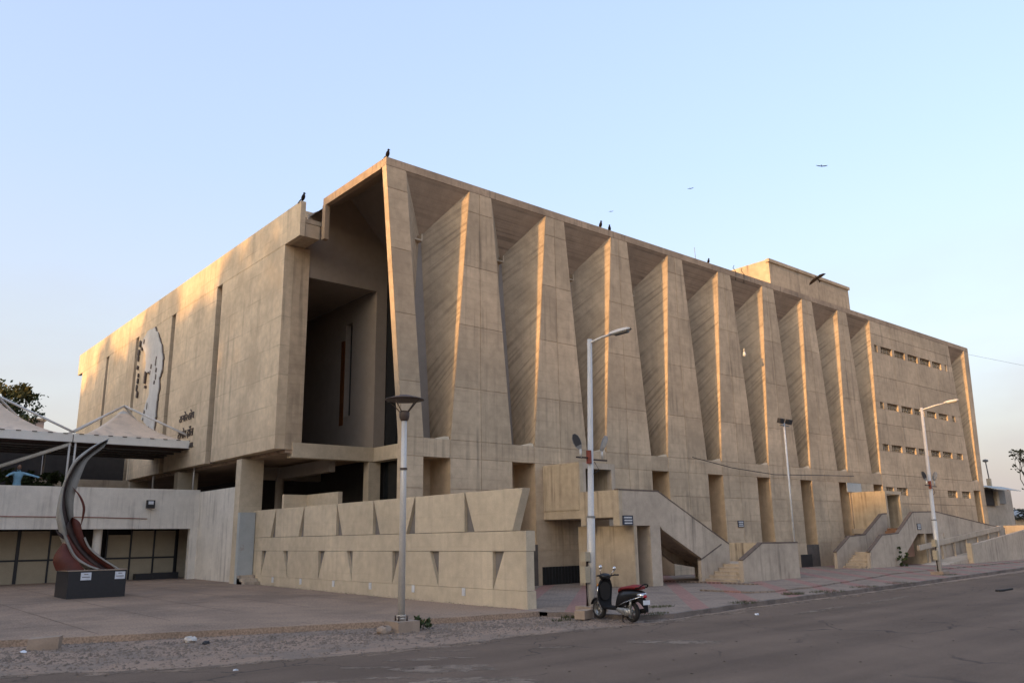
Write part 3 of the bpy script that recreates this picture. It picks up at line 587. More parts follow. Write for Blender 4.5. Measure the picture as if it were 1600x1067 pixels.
# ------------------------------------------------------------------ second stair with ramp
S2 = thing('ramp_stair', (31, -3, .1), 'grey concrete stair and long ramp before the blank wall', 'stair')
YF2, YR2 = -3.8, -2.33
para(S2, [(27.0, .05), (33.3, .05), (33.3, 3.04), (32.67, 3.0), (30.4, 1.85), (28.64, 1.77), (27.05, .98)], YR2, YR2+.18, 'stair', [(27.0, .98), (28.64, 1.78), (30.4, 1.86), (32.67, 3.01), (33.3, 3.05)])
para(S2, [(27.68, .05), (30.75, .05), (33.7, 1.86), (37.2, 1.86), (37.2, .05), (47.0, .05), (47.0, 2.1), (44.4, 2.33), (36.4, 3.13), (33.4, 3.08), (31.28, 1.9), (29.37, 1.82), (27.85, 1.03)], YF2, YF2+.18, 'stair', [(27.75, .98), (29.37, 1.83), (31.28, 1.91), (33.4, 3.09), (36.4, 3.14), (44.4, 2.34), (47.0, 2.11)])
steps(S2, 27.6, .29, .1, .14, 6, YF2+.18, YR2, .05)
MB().box(29.33, 31.2, YF2+.18, YR2, .05, .94).build('half_landing', 'stair', S2)
steps(S2, 31.2, .27, .94, .157, 8, YF2+.18, YR2, .6, 'orange_lit')
MB().box(33.36, 37.2, YF2+.18, -.02, 1.9, 2.2).build('platform', 'stair', S2)
MB().prism([(37.2, 2.2), (46.5, 1.3), (46.5, 1.0), (37.2, 1.9)], 'y', YF2+.18, -.6).build('upper_ramp', 'stair', S2)
MB().box(34.55, 34.85, YF2+.02, -2.4, .06, 1.88).build('fin', 'warmlit_stain', S2)
MB().box(36.1, 37.18, YF2+.02, -2.4, .06, 1.87).build('fin', 'stair', S2)
MB().prism([(33.0, .1), (46.4, 1.2), (46.4, .06), (33.0, .06)], 'y', -5.2, YF2).build('lower_ramp', 'stair', S2)
MB().prism([(33.2, .92), (46.2, 2.02), (46.2, 2.30), (33.2, 1.2)], 'y', -4.02, -3.88).build('ramp_rail', 'stair', S2)
for k in range(7): MB().box(34.5+k*1.8, 34.58+k*1.8, -4.0, -3.9, .2+k*.15, 1.1+k*.15).build('rail_post', 'stair', S2)
para(S2, [(36.85, .05), (50, .05), (50, 2.35), (37.0, 1.17)], -5.4, -5.2, 'stair')
MB().box(36.72, 36.95, -5.45, -5.15, .05, 1.28).build('gate_post', 'warmlit_stain', S2)
MB().box(47.0, 60, -5.0, 0, 1.0, 1.3).box(50, 50.2, -5.2, -1, 1.0, 2.3).build('ramp_turn', 'stair', S2)
V2 = MB().box(33.84, 34.04, -2.1, 0, 1.97, 4.4).build('vestibule_side', 'warmlit_stain', S2)
MB().box(34.04, 35.95, -2.1, -1.9, 4.2, 4.4).box(35.72, 35.95, -2.1, 0, 2.2, 4.2).box(34.04, 35.72, -1.9, 0, 4.25, 4.4).build('door_frame', 'warmlit_stain', S2)
MB().box(34.04, 35.72, -.07, -.02, 2.2, 4.25).build('doorway', 'inner', S2)
MB().box(33.3, 35.1, -.05, -.012, 4.42, 4.98).build('blocked_vent', 'bluewhite', HALL)
# signs: small navy boards with three lines of white lettering too small to read
def notice(label, x, z, y, w, h):
    t = thing('notice_board', (x, y, z), label, 'sign')
    MB().box(x, x+w, y-.03, y, z, z+h).build('board', 'navy', t)
    rd = random.Random(int(x*10))
    for r in range(3):
        b = MB(); u = x+w*.10+rd.uniform(0, .06)*w
        zr = z+h*(.78-.29*r)
        while u < x+w*.86:
            ww = rd.uniform(.03, .07)*w*1.6; b.box(u, min(u+ww, x+w*.92), y-.036, y-.028, zr-h*.07, zr+h*.07); u += ww+.012*w
        b.build('lettering', 'signwhite', t)['kind'] = 'stuff'
notice('small navy notice on grey stair parapet above the scooter', 8.1, 2.38, YM, .58, .36)
notice('small navy notice fixed to a pier between the two stairs', 21.58, 2.34, -.005, .52, .34)
notice('small pale-lettered notice on the ramp parapet', 33.7, 2.08, YF2, .5, .36)
# ------------------------------------------------------------------ terrace with white wall, left
TW = thing('terrace_block', (-6, 16, .2), 'whitewashed terrace wall with shuttered openings below, left of the hall', 'building')
MB().box(-32, -.62, 16, 16.3, 2.67, 4.55).box(-.98, -.62, 16.003, 16.297, .1, 2.67).build('fascia_wall', 'white', TW)
MB().box(-.62, -.42, 11.25, 16.3, .1, 4.45).box(-.68, -.40, 11.1, 11.25, .1, 4.46).build('return_wall', 'white', TW)
MB().box(-32, -.6, 16.3, 40, 3.3, 3.72).build('terrace_floor', 'plaza', TW)
MB().box(-32, -.7, 18.4, 18.6, .1, 3.2).build('back_wall', 'dark', TW)
bars = [-11.2, -10.1, -9.0, -7.9, -6.65, -5.5, -4.2, -3.1, -2.0, -.95]
for a, c2 in zip(bars[:-1], bars[1:]):
    if abs(a+5.5) < .01: continue
    MB().box(a+.04, c2-.04, 18.06, 18.2, .28, 1.28).build('shutter', 'cream', TW); MB().box(a+.04, c2-.04, 18.06, 18.2, 1.36, 2.42 if (a < -5.5 and a > -7) or a == -4.2 else 2.62).build('shutter', 'cream', TW)
for a in bars: MB().box(a-(.10 if abs(a+7.9) < .01 else .04), a+.04, 18.02, 18.22, .2, 2.7).build('mullion', 'black', TW)
MB().box(-11.2, -.95, 18.03, 18.21, 1.28, 1.36).build('transom', 'black', TW); MB().box(-11.2, -.95, 18.03, 18.21, .2, .28).build('sill_bar', 'black', TW)
MB().lathe([(.2, 0), (.2, 2.5)], (-5.0, 16.6, .2), 16).build('column', 'white', TW)
MB().box(-3.0, -2.2, 17.2, 17.6, .2, .58).box(-2.19, -.98, 17.2, 17.6, .2, .6).build('bench', 'black', TW)
MB().tube([(-12, 15.97, 3.24), (-5.5, 15.97, 3.2), (-3.05, 15.97, 3.14)], .018, 6).build('conduit', 'redbox', TW)
MB().box(.3, .5, 10.62, 14.5, .1, 3.3).build('stair_side_wall', 'bluewhite', TW)
MB().box(-.98, -.28, 9.92, 10.17, .1, 3.25).build('stair_side_wall', 'bluewhite', TW)
for i in range(3): MB().box(-.96, -.28, 9.1+i*.27, 9.91, .2, .34+i*.13).build('step', 'stair', TW)
for i in range(6): MB().box(-.40, .30, 10.75+i*.3, 11.07+i*.3, .1, .36+i*.16).build('step', 'stair', TW)
fl_ = thing('flood_light', (-3.02, 16, 3.83), 'square black flood light on the whitewashed terrace wall', 'flood light')
MB().box(-3.2, -2.82, 15.72, 15.86, 3.62, 4.0).build('housing', 'black', fl_); MB().box(-3.13, -2.90, 15.705, 15.725, 3.80, 3.95).build('lens', 'paper', fl_); MB().tube([(-3.0, 15.86, 3.8), (-3.0, 16, 3.8)], .04, 8).build('bracket', 'black', fl_)
# ------------------------------------------------------------------ tensile canopy on the terrace
CA = thing('tensile_canopy', (-6, 18, 3.4), 'beige peaked fabric canopy with white valance on the terrace', 'canopy')
def peak(x0, x1, y0, y1, ax, ay):
    rows = []; n = 10; m = 40
    for i in range(n+1):
        t = i/n; row = []
        for k in range(m+1):
            a = k/m*4; s = int(a) % 4; f = a-int(a)
            px, py = [(lerp(x0, x1, f), y0), (x1, lerp(y0, y1, f)), (lerp(x1, x0, f), y1), (x0, lerp(y1, y0, f))][s]
            ang = math.atan2(py-ay, px-ax); tx, ty = ax+.28*math.cos(ang), ay+.28*math.sin(ang)
            row.append((lerp(px, tx, t), lerp(py, ty, t), 7.06+1.55*(t**1.75)))
        rows.append(row)
    b = MB().grid(rows); b.build('fabric_peak', 'fabric', CA)
    MB().lathe([(.3, 0), (.3, .05), (.12, .18)], (ax, ay, 8.58), 16).build('peak_ring', 'galv', CA)
for x0, x1 in ((-12.2, -6.42), (-6.38, -.62)):
    peak(x0, x1, 17, 23, (x0+x1)/2, 20)
    ax = (x0+x1)/2
    for cx, cy in ((x0, 17), (x1, 17), (x0, 23), (x1, 23)): MB().tube([(cx, cy, 7.15), (ax, 20, 9.05)], .055, 8).build('ridge_pole', 'galv', CA)
    MB().box(x0, x1, 16.96, 16.99, 6.68, 7.08).build('valance', 'fabricwhite', CA)
    for k in range(9): MB().box(x0+(k+.5)*(x1-x0)/9-.1, x0+(k+.5)*(x1-x0)/9+.1, 16.93, 16.96, 7.05, 7.085).build('lacing', 'black', CA)
    MB().tube([(x0, 17.1, 7.0), (x1, 17.1, 7.0)], .05, 8).tube([(x0, 23, 7.0), (x1, 23, 7.0)], .05, 8).build('edge_beam', 'galv', CA)
for x, dx in ((-6.5, 0), (-6.25, 0), (-.64, 0)): MB().tube([(x, 17.05, 3.4), (x, 17.05, 7.1)], .05, 8).build('post', 'galv', CA)
for x in (-6.4, -12.2, -.8): MB().tube([(x, 23, 3.4), (x, 23, 7.0)], .07, 8).build('post', 'galv', CA)
MB().tube([(-6.45, 17.1, 6.6), (-8.9, 19, 5.6), (-9.6, 19.6, 5.2)], .09, 8).build('strut', 'fabricwhite', CA)
MB().box(-12.2, -.62, 17.1, 23, 6.66, 6.68).build('lining', M.setdefault('lining', surf('brown_canopy_lining', (.10, .06, .05), var=.2)), CA)
for k in range(5): MB().tube([(-12.1, 18.2+k*1.1, 6.6), (-.7, 18.2+k*1.1, 6.6)], .04, 6).build('batten', 'greypaint', CA)
MB().box(-6.2, -1.3, 25.9, 26.1, 3.4, 5.6).build('rear_wall', 'warmlit_stain', TW)
MB().box(-13, -1.3, 27.2, 27.5, 3.4, 7.4).build('rear_screen', 'dark', TW)
# ------------------------------------------------------------------ sculpture on a black plinth
SCU = thing('flame_sculpture', (-7.5, 6.9, .2), 'tall flame-shaped metal sculpture on a black plinth', 'sculpture')
PL = MB().box(-8.4, -6.55, 6.0, 7.75, .15, 1.10).build('plinth', 'black', SCU)
MB().box(-8.42, -6.53, 5.98, 7.77, 1.10, 1.125).build('plinth_top', 'stone', SCU)
for x in (-8.02, -6.93):
    c_ = MB().box(x, x+.33, 5.985, 5.998, .80, 1.05).build('card', 'paper', PL)
    for k, (wa, wz) in enumerate(((.10, .98), (.04, .885))): MB().box(x+wa, x+.33-wa, 5.980, 5.986, wz, wz+.028).build('print', 'greypaint', PL)
outer = [(-7.41, 5.73), (-7.93, 5.41), (-8.43, 4.91), (-8.64, 4.36), (-8.77, 3.81), (-8.82, 3.28), (-8.81, 2.89), (-8.7, 2.5), (-8.59, 2.15), (-8.2, 1.5), (-7.7, 1.12)]
inner = [(-7.41, 5.72), (-7.89, 5.39), (-8.36, 4.89), (-8.51, 4.61), (-8.7, 4.07), (-8.74, 3.56), (-8.69, 3.08), (-8.52, 2.54), (-8.42, 2.26), (-8.05, 1.55), (-7.55, 1.12)]
dark = [(-7.4, 5.7), (-7.78, 5.31), (-8.23, 4.88), (-8.44, 4.42), (-8.56, 3.96), (-8.57, 3.57), (-8.43, 2.98), (-8.24, 2.47), (-8.08, 2.1), (-7.75, 1.5), (-7.35, 1.12)]
band = [(-7.4, 5.68), (-7.55, 5.39), (-8.0, 4.93), (-8.18, 4.38), (-8.26, 4.02), (-8.33, 3.57), (-8.29, 2.98), (-8.17, 2.52), (-8.0, 2.1), (-7.6, 1.5), (-7.2, 1.12)]
def cr(pts, n=6):     # smooth a polyline
    out = []
    for i in range(len(pts)-1):
        p = [Vector(pts[max(0, min(len(pts)-1, j))]) for j in (i-1, i, i+1, i+2)]
        for k in range(n):
            t = k/n; out.append(.5*((2*p[1])+(-p[0]+p[2])*t+(2*p[0]-5*p[1]+4*p[2]-p[3])*t*t+(-p[0]+3*p[1]-3*p[2]+p[3])*t**3))
    return out+[Vector(pts[-1])]
def blade(name, A, B, ya, yb, mat, th=.03):
    a, c2 = cr([(p[0], ya, p[1]) for p in A]), cr([(p[0], yb, p[1]) for p in B])
    n = len(a); b = MB()
    b.grid([a, c2]); b.grid([[p+Vector((0, th, 0)) for p in a], [p+Vector((0, th, 0)) for p in c2]])
    b.grid([a, [p+Vector((0, th, 0)) for p in a]]); b.grid([c2, [p+Vector((0, th, 0)) for p in c2]])
    return b.build(name, mat, SCU)
blade('pale_rim', outer, inner, 6.75, 6.5, 'palemetal')
blade('hollow_blade', inner, dark, 6.52, 6.95, 'darkbrown')
blade('pale_blade', dark, band, 6.93, 6.7, 'palemetal')
leafR = [(-8.38, 2.91), (-8.13, 2.73), (-7.98, 2.3), (-7.78, 1.95), (-7.38, 1.59), (-6.8, 1.11)]
leafL = [(-8.39, 2.9), (-8.55, 2.58), (-8.36, 2.19), (-8.04, 1.75), (-7.58, 1.31), (-7.21, 1.12)]
mid = [tuple((a+c2)/2 for a, c2 in zip(p, q)) for p, q in zip(leafR, leafL)]
blade('rust_leaf', leafR, mid, 6.40, 6.55, 'rust'); blade('rust_leaf', mid, leafL, 6.56, 6.38, 'darkbrown')
e1 = [(-8.62, 2.26), (-8.4, 1.81), (-8.19, 1.52), (-7.8, 1.26), (-7.46, 1.13)]; e1b = [(x+.1, z+.03) for x, z in e1]
blade('pale_edge', e1, e1b, 6.3, 6.33, 'palemetal')
blade('rust_leaf', e1b, [(-8.45, 2.35), (-8.15, 1.95), (-7.85, 1.62), (-7.5, 1.32), (-7.2, 1.13)], 6.33, 6.45, 'rust')
e2 = [(-7.97, 2.21), (-7.77, 1.85), (-7.37, 1.5), (-6.76, 1.11)]; blade('pale_edge', e2, [(x+.06, z+.03) for x, z in e2], 6.35, 6.38, 'palemetal')
blade('rust_belly', [(-8.58, 2.05), (-8.78, 1.7), (-8.82, 1.42), (-8.7, 1.13)], [(-8.5, 2.02), (-8.3, 1.7), (-8.1, 1.45), (-7.85, 1.13)], 6.45, 6.3, 'rust')
hk = [(-8.46, 3.97), (-8.23, 3.68), (-8.06, 3.33), (-8.03, 3.03), (-8.05, 2.54)]; blade('hook', hk, [(x+(.02, .09, .10, .09, .02)[i], z) for i, (x, z) in enumerate(hk)], 6.62, 6.7, 'rust')
blade('spike', [(-8.83, 2.5), (-8.71, 2.3), (-8.55, 2.17)], [(-8.81, 2.5), (-8.62, 2.36), (-8.5, 2.25)], 6.6, 6.65, 'darkbrown')
blade('crossbar', [(-8.3, 4.75), (-8.05, 5.0), (-7.75, 5.42)], [(-8.2, 4.72), (-7.95, 4.95), (-7.7, 5.36)], 7.1, 7.12, 'darkbrown')
# ------------------------------------------------------------------ lamp posts
LP = thing('lamp_post', (-4.9, -9.2, 0), 'grey post with brown dish lamp standing at the plaza edge', 'lamp post')
MB().box(-5.16, -4.6, -9.5, -8.95, -.03, .20).build('footing', 'stone', LP)
MB().tube([(-4.9, -9.2, .2), (-4.9, -9.2, 3.1), (-4.9, -9.2, 4.72)], [.08, .072, .062], 14).build('pole', 'galv', LP)
for z in (.30, .36): MB().lathe([(.105, 0), (.105, .03)], (-4.9, -9.2, z-.06), 12).build('base_collar', 'galv', LP)
for a in range(4): MB().tube([(-4.9+.14*math.cos(a*PI/2+.6), -9.2+.14*math.sin(a*PI/2+.6), .2), (-4.9+.14*math.cos(a*PI/2+.6), -9.2+.14*math.sin(a*PI/2+.6), .31)], .02, 6).build('bolt', 'brownpaint', LP)
MB().lathe([(.088, 0), (.088, .05)], (-4.9, -9.2, 3.55), 12).build('band_clamp', 'brownpaint', LP)
MB().lathe([(.07, 0), (.10, .03), (.12, .1), (.125, .2), (.10, .24), (0, .25)], (-4.9, -9.2, 4.70), 14).build('lamp_holder', 'brownpaint', LP)
for a in range(4):
    c_, s_ = math.cos(a*PI/2+.4), math.sin(a*PI/2+.4); MB().tube([(-4.9+.1*c_, -9.2+.1*s_, 4.9), (-4.9+.40*c_, -9.2+.40*s_, 5.19)], .014, 6).build('stay', 'brownpaint', LP)
MB().lathe([(0, .10), (.12, .10), (.30, .05), (.46, .0), (.47, -.015), (.40, -.03), (.2, -.035), (0, -.035)], (-4.9, -9.2, 5.22), 28).build('dish_shade', 'brownpaint', LP)
def street_light(label, x, y, lean, h, arm, boxes):
    t = thing('street_light', (x, y, 0), label, 'street light', 'street lights along the kerb')
    T = Vector((x+lean, y, h))
    def at(z): k = (z-.1)/(h-.1); return Vector((x+lean*k, y, z))
    MB().box(x-.3, x+.32, y-.28, y+.28, -.03, .24).build('footing', 'stone', t)
    MB().tube([at(.1), at(2.45), at(2.46), T], [.115, .105, .085, .065], 14).build('pole', 'galv', t)
    MB().lathe([(.118, 0), (.118, .05)], tuple(at(2.45)), 14).build('joint_ring', 'greypaint', t)
    A = T+Vector(arm); m = T.lerp(A, .55)
    MB().tube([T+Vector((-.12*arm[0], -.12*arm[1], -.14)), T+Vector((0, 0, -.10)), m+Vector((0, 0, -.02)), A], .034, 8).build('arm', 'galv', t)
    d = Vector((arm[0], arm[1], 0)).normalized(); s = Vector((-d.y, d.x, 0))
    hd = MB(); rows = []
    for u, w, hh in ((-.08, .05, .03), (.05, .10, .05), (.25, .14, .055), (.48, .13, .045), (.56, .07, .02)):
        c_ = A+d*u+Vector((0, 0, .02+u*.12)); rows.append([c_+s*w-Vector((0, 0, hh*.6)), c_+s*w*.8+Vector((0, 0, hh)), c_-s*w*.8+Vector((0, 0, hh)), c_-s*w-Vector((0, 0, hh*.6)), c_+s*w-Vector((0, 0, hh*.6))])
    hd.grid(rows, False); hd.build('luminaire', 'galv', t)
    c_ = A+d*.28; MB().add([tuple(c_+d*a+s*b_+Vector((0, 0, -.015+a*.12+zz))) for zz in (0, .02) for a, b_ in ((-.2, .11), (.2, .11), (.2, -.11), (-.2, -.11))], [(0, 1, 2, 3), (7, 6, 5, 4), (0, 4, 5, 1), (1, 5, 6, 2), (2, 6, 7, 3), (3, 7, 4, 0)]).build('lens', 'lamp', t)
    # cross arm with two tilted flood lamps
    z = 4.02; p = at(z)
    MB().box(p.x-.55, p.x-.12, y-.05, y+.0, z-.02, z+.02).box(p.x+.1, p.x+.6, y-.05, y+.0, z-.06, z-.02).build('cross_arm', 'darkbrown', t)
    MB().box(p.x-.14, p.x-.06, y-.10, y+.02, z-.15, z+.20).build('bracket', 'redbox', t)
    for xx, ax_, nn_ in ((p.x-.40, Vector((-.42, .1, .9)), Vector((-.35, -.9, -.1))), (p.x+.42, Vector((.36, -.1, .93)), Vector((.95, -.1, -.3)))):
        fl = MB(); n = 12
        # lamp: a rounded shovel shape, tilted outwards and up
        prof = [(-.0, .03), (.05, .06), (.13, .105), (.25, .12), (.37, .10), (.45, .04)]
        rows = []
        for u, w in prof:
            rows.append([(u, w, 0), (u, w*.6, -.055), (u, 0, -.07), (u, -w*.6, -.055), (u, -w, 0)])
        fl.grid(rows); fl.add([(u, w, .004) for u, w in prof]+[(u, -w, .004) for u, w in reversed(prof)], [tuple(range(12))])
        ax_ = ax_.normalized(); ay_ = nn_.cross(ax_).normalized(); az_ = ax_.cross(ay_)
        mt = Matrix.Translation((xx, y-.03, z+.2)) @ Matrix(((ax_.x, ay_.x, az_.x, 0), (ax_.y, ay_.y, az_.y, 0), (ax_.z, ay_.z, az_.z, 0), (0, 0, 0, 1)))
        fl.xf(mt); o = fl.build('flood_lamp', 'greypaint', t)
        g = MB().add([(u, w*.85, .012) for u, w in prof[2:]]+[(u, -w*.85, .012) for u, w in reversed(prof[2:])], [tuple(range(8))]); g.xf(mt); g.build('lens', 'lamp', o)
        MB().tube([(xx, y-.03, z), (xx, y-.03, z+.22)], .032, 8).build('stem', 'galv', t)
    for z0, z1, w in boxes: q = at(z0); MB().box(q.x-.30, q.x-.12, y-.09, y+.09, z0, z1).build('junction_box', 'cream', t)
    MB().tube([at(.2)+Vector((-.15, 0, 0)), at(.9)+Vector((-.17, .02, 0)), at(1.4)+Vector((-.14, 0, 0))], .03, 6).build('cable', 'darkbrown', t)
    MB().tube([at(z-.1)+Vector((.1, -.05, 0)), at(3.7)+Vector((.25, -.08, 0)), at(3.6)+Vector((.02, -.1, 0))], .012, 5).build('loose_wire', 'wire', t)
    return t
street_light('tall steel street light with raised lamps, beside the parked scooter', .3, -10.07, .32, 7.33, (.24, -.62, .06), [(.82, 1.22, 0), (1.35, 1.58, 0)])
street_light('leaning steel street light in front of the ramp, far right', 23.53, -9.04, .40, 7.63, (.26, -1.0, .12), [(.72, 1.15, 0), (1.3, 1.6, 0)])
FP = thing('flood_light_pole', (17.14, -5.85, 1.6), 'thin white pole with twin flood lights on the stair parapet', 'light pole')
MB().tube([(17.14, -5.85, 1.6), (17.2, -5.85, 6.75)], .04, 10).build('pole', 'signwhite', FP)
MB().box(16.85, 17.6, -5.88, -5.83, 6.62, 6.66).build('cross_arm', 'greypaint', FP)
for x in (16.78, 17.42): b = MB().box(-.17, .17, -.09, .06, -.10, .12).xf(Matrix.Translation((x+.08, -5.9, 6.82)) @ Matrix.Rotation(.35, 4, 'X')); o = b.build('flood_light', 'black', FP); MB().box(-.14, .14, -.10, -.088, -.07, .09).xf(Matrix.Translation((x+.08, -5.9, 6.82)) @ Matrix.Rotation(.35, 4, 'X')).build('lens', 'lamp', o)
WL = thing('wall_lamp', (23.5, -.3, 12), 'small bare lamp on a bracket in a folded niche', 'lamp')
MB().tube([(24.0, .5, 12.25), (23.4, -.1, 12.1)], .025, 6).build('bracket', 'galv', WL); MB().tube([(23.5, 0, 12.1), (23.5, 0, 11.95)], .03, 6).lathe([(.0, -.28), (.09, -.26), (.11, -.16), (.05, 0)], (23.5, 0, 11.95), 10).build('bulb', 'signwhite', WL)
# ------------------------------------------------------------------ scooter
SCO = thing('motor_scooter', (-.3, -12.0, 0), 'black motor scooter with dark red seat parked by the kerb', 'scooter')
M['gloss'] = plain('black_gloss_paint', (.010, .010, .011), .32, 0, .35)
M['matt'] = plain('black_plastic', (.011, .011, .012), .75, 0, .15)
M['rubber'] = plain('tyre_rubber', (.016, .015, .015), .85)
M['seat'] = plain('maroon_vinyl', (.16, .014, .016), .5)
M['chrome'] = plain('chrome', (.62, .62, .63), .18, .9)
M['alloy'] = plain('cast_alloy', (.30, .29, .27), .4, .6)
M['redlens'] = plain('red_tail_lens', (.35, .012, .02), .25)
M['amber'] = plain('amber_lens', (.6, .22, .03), .3)
def sp(name, b, mat, parent=SCO): return b.build(name, mat, parent, loc=(0, 0, 0))
def loft(secs, n=14, smooth=True, pw=2.6):
    rows = []
    for x, hw_, z0, z1 in secs:
        r = []
        for k in range(n+1):
            a = 2*PI*k/n; c_, s_ = math.cos(a), math.sin(a)
            r.append((x, hw_*math.copysign(abs(c_)**(2/pw), c_), (z0+z1)/2+(z1-z0)/2*math.copysign(abs(s_)**(2/pw), s_)))
        rows.append(r)
    b = MB().grid(rows, smooth); m = n+1
    b.add(rows[0][:-1], [tuple(range(n))]); b.add(rows[-1][:-1], [tuple(range(n-1, -1, -1))]); return b
for wx, nm in ((0, 'rear_wheel'), (1.24, 'front_wheel')):
    R_ = .235
    w = sp(nm, MB().lathe([(.15, -.045), (.19, -.055), (.22, -.045), (R_, -.015), (R_, .015), (.22, .045), (.19, .055), (.15, .045)], (wx, 0, R_), 28, 'y'), 'rubber')
    rim = MB().lathe([(.155, -.048), (.14, -.03), (.14, .03), (.155, .048)], (wx, 0, R_), 24, 'y').lathe([(.0, -.05), (.05, -.05), (.05, .05), (0, .05)], (wx, 0, R_), 12, 'y')
    for k in range(5):
        a = 2*PI*k/5; rim.tube([(wx, 0, R_), (wx+.145*math.cos(a), 0, R_+.145*math.sin(a))], .02, 6)
    sp('rim', rim, 'alloy', w)
sp('body_cowl', loft([(-.44, .05, .60, .70), (-.34, .12, .53, .73), (-.12, .17, .45, .745), (.12, .185, .40, .735), (.33, .16, .345, .70), (.44, .11, .31, .60), (.50, .10, .27, .42)]), 'gloss')
sp('seat', loft([(-.42, .07, .76, .82), (-.34, .12, .745, .86), (-.15, .145, .74, .86), (.05, .15, .735, .825), (.25, .14, .71, .80), (.38, .10, .66, .76), (.44, .05, .63, .70)]), 'seat')
sp('floorboard', loft([(.42, .15, .25, .33), (.70, .17, .25, .32), (.98, .15, .26, .34)], pw=5), 'matt')
# leg shield, seen from behind
rows = []
for z, x, hw_, bow in ((.27, .93, .14, .0), (.42, 1.0, .19, .02), (.60, 1.0, .215, .03), (.78, .975, .21, .03), (.92, .95, .15, .02), (.98, .94, .09, .01)):
    rows.append([(x+bow*(1-(y/hw_)**2)*1.5, y, z) for y in [hw_*(-1+2*k/8) for k in range(9)]])
b = MB().grid(rows); b.grid([[(x+.05, y, z) for x, y, z in r] for r in rows]); b.grid([[r[0], (r[0][0]+.05, r[0][1], r[0][2])] for r in rows]); b.grid([[r[-1], (r[-1][0]+.05, r[-1][1], r[-1][2])] for r in rows])
sp('leg_shield', b, 'matt')
for s_ in (-1, 1): sp('shield_trim', MB().tube([(.96, s_*.15, .28), (1.03, s_*.20, .42), (1.04, s_*.222, .60), (1.0, s_*.215, .78)], .012, 6), 'chrome')
sp('front_apron', loft([(.99, .16, .45, .92), (1.08, .13, .50, .88), (1.15, .06, .55, .80)]), 'gloss')
rows = []
for k in range(9):
    a = math.radians(20+k*17); rows.append([(1.24+.275*math.cos(a), y, .235+.275*math.sin(a)) for y in (-.075, -.06, 0, .06, .075)])
sp('front_mudguard', MB().grid(rows), 'gloss')
sp('fork', MB().tube([(1.24, .07, .235), (1.17, .06, .5), (1.0, 0, .95)], .022, 8).tube([(1.24, -.07, .235), (1.17, -.06, .5)], .022, 8), 'alloy')
hb = sp('handlebar_cowl', loft([(.86, .06, .96, 1.04), (.93, .15, .93, 1.08), (1.0, .16, .93, 1.09), (1.08, .11, .94, 1.07), (1.13, .04, .97, 1.03)]), 'gloss')
sp('headlamp', MB().ball((1.11, 0, 1.0), .04, .08, .05, 10, 6), 'chrome', hb)
for s in (-1, 1):
    sp('grip', MB().tube([(.95, s*.14, 1.02), (.90, s*.24, 1.04), (.86, s*.34, 1.035)], .018, 8), 'rubber')
    sp('brake_lever', MB().tube([(.98, s*.17, 1.02), (.97, s*.28, 1.025)], .008, 5), 'alloy')
    sp('indicator', MB().ball((1.05, s*.17, .80), .03, .03, .045, 8, 6), 'amber')
    sp('side_trim', MB().tube([(.36, s*.165, .36), (.1, s*.19, .44), (-.2, s*.165, .53), (-.44, s*.09, .60)], .011, 6), 'chrome')
mr = sp('mirror_stalk', MB().tube([(.94, .16, 1.05), (.92, .19, 1.13), (.90, .20, 1.20)], .009, 6).tube([(.94, -.16, 1.05), (.93, -.22, 1.12), (.92, -.24, 1.16)], .009, 6), 'chrome')
sp('mirror', MB().ball((.89, .20, 1.235), .022, .055, .05, 10, 8), 'chrome', mr); sp('mirror', MB().ball((.91, -.25, 1.19), .022, .055, .05, 10, 8), 'chrome', mr)
sp('engine_case', loft([(-.10, .03, .17, .30), (.0, .05, .14, .33), (.18, .05, .17, .33), (.36, .045, .22, .33), (.42, .02, .25, .30)]).xf(Matrix.Translation((0, .13, 0))), 'alloy')
sp('fan_cover', MB().lathe([(0, .02), (.07, .02), (.085, 0), (.085, -.04)], (0.02, .19, .235), 16, 'y'), 'alloy')
sp('silencer', MB().tube([(.35, -.14, .22), (.1, -.17, .22), (-.32, -.17, .28)], [.03, .055, .05], 10), 'matt')
sp('rear_mudguard', loft([(-.50, .06, .30, .38), (-.46, .08, .34, .52), (-.36, .10, .44, .60), (-.2, .10, .50, .60)]), 'matt')
tl = sp('tail_lamp', loft([(-.48, .06, .57, .66), (-.42, .11, .56, .69), (-.34, .135, .56, .68)]), 'chrome')
sp('brake_lens', MB().ball((-.475, 0, .60), .025, .065, .035, 10, 6), 'redlens', tl)
sp('number_plate', MB().box(-.52, -.51, -.10, .10, .42, .52).xf(Matrix.Rotation(0, 4, 'Y')), 'paper')
sp('grab_rail', MB().tube([(-.28, .12, .78), (-.42, .12, .80), (-.50, .08, .86), (-.52, 0, .88), (-.50, -.08, .86), (-.42, -.12, .80), (-.28, -.12, .78)], .014, 8), 'matt')
sp('centre_stand', MB().tube([(.22, .10, .24), (.17, .16, .03), (.10, .17, .01)], .013, 6).tube([(.22, -.10, .24), (.17, -.16, .03), (.10, -.17, .01)], .013, 6).tube([(.19, .13, .12), (.19, -.13, .12)], .011, 6), 'matt')
sp('shock_absorber', MB().tube([(-.05, .12, .28), (-.10, .12, .50)], .03, 8), 'alloy')
SCO.rotation_euler = (0, 0, math.radians(82))
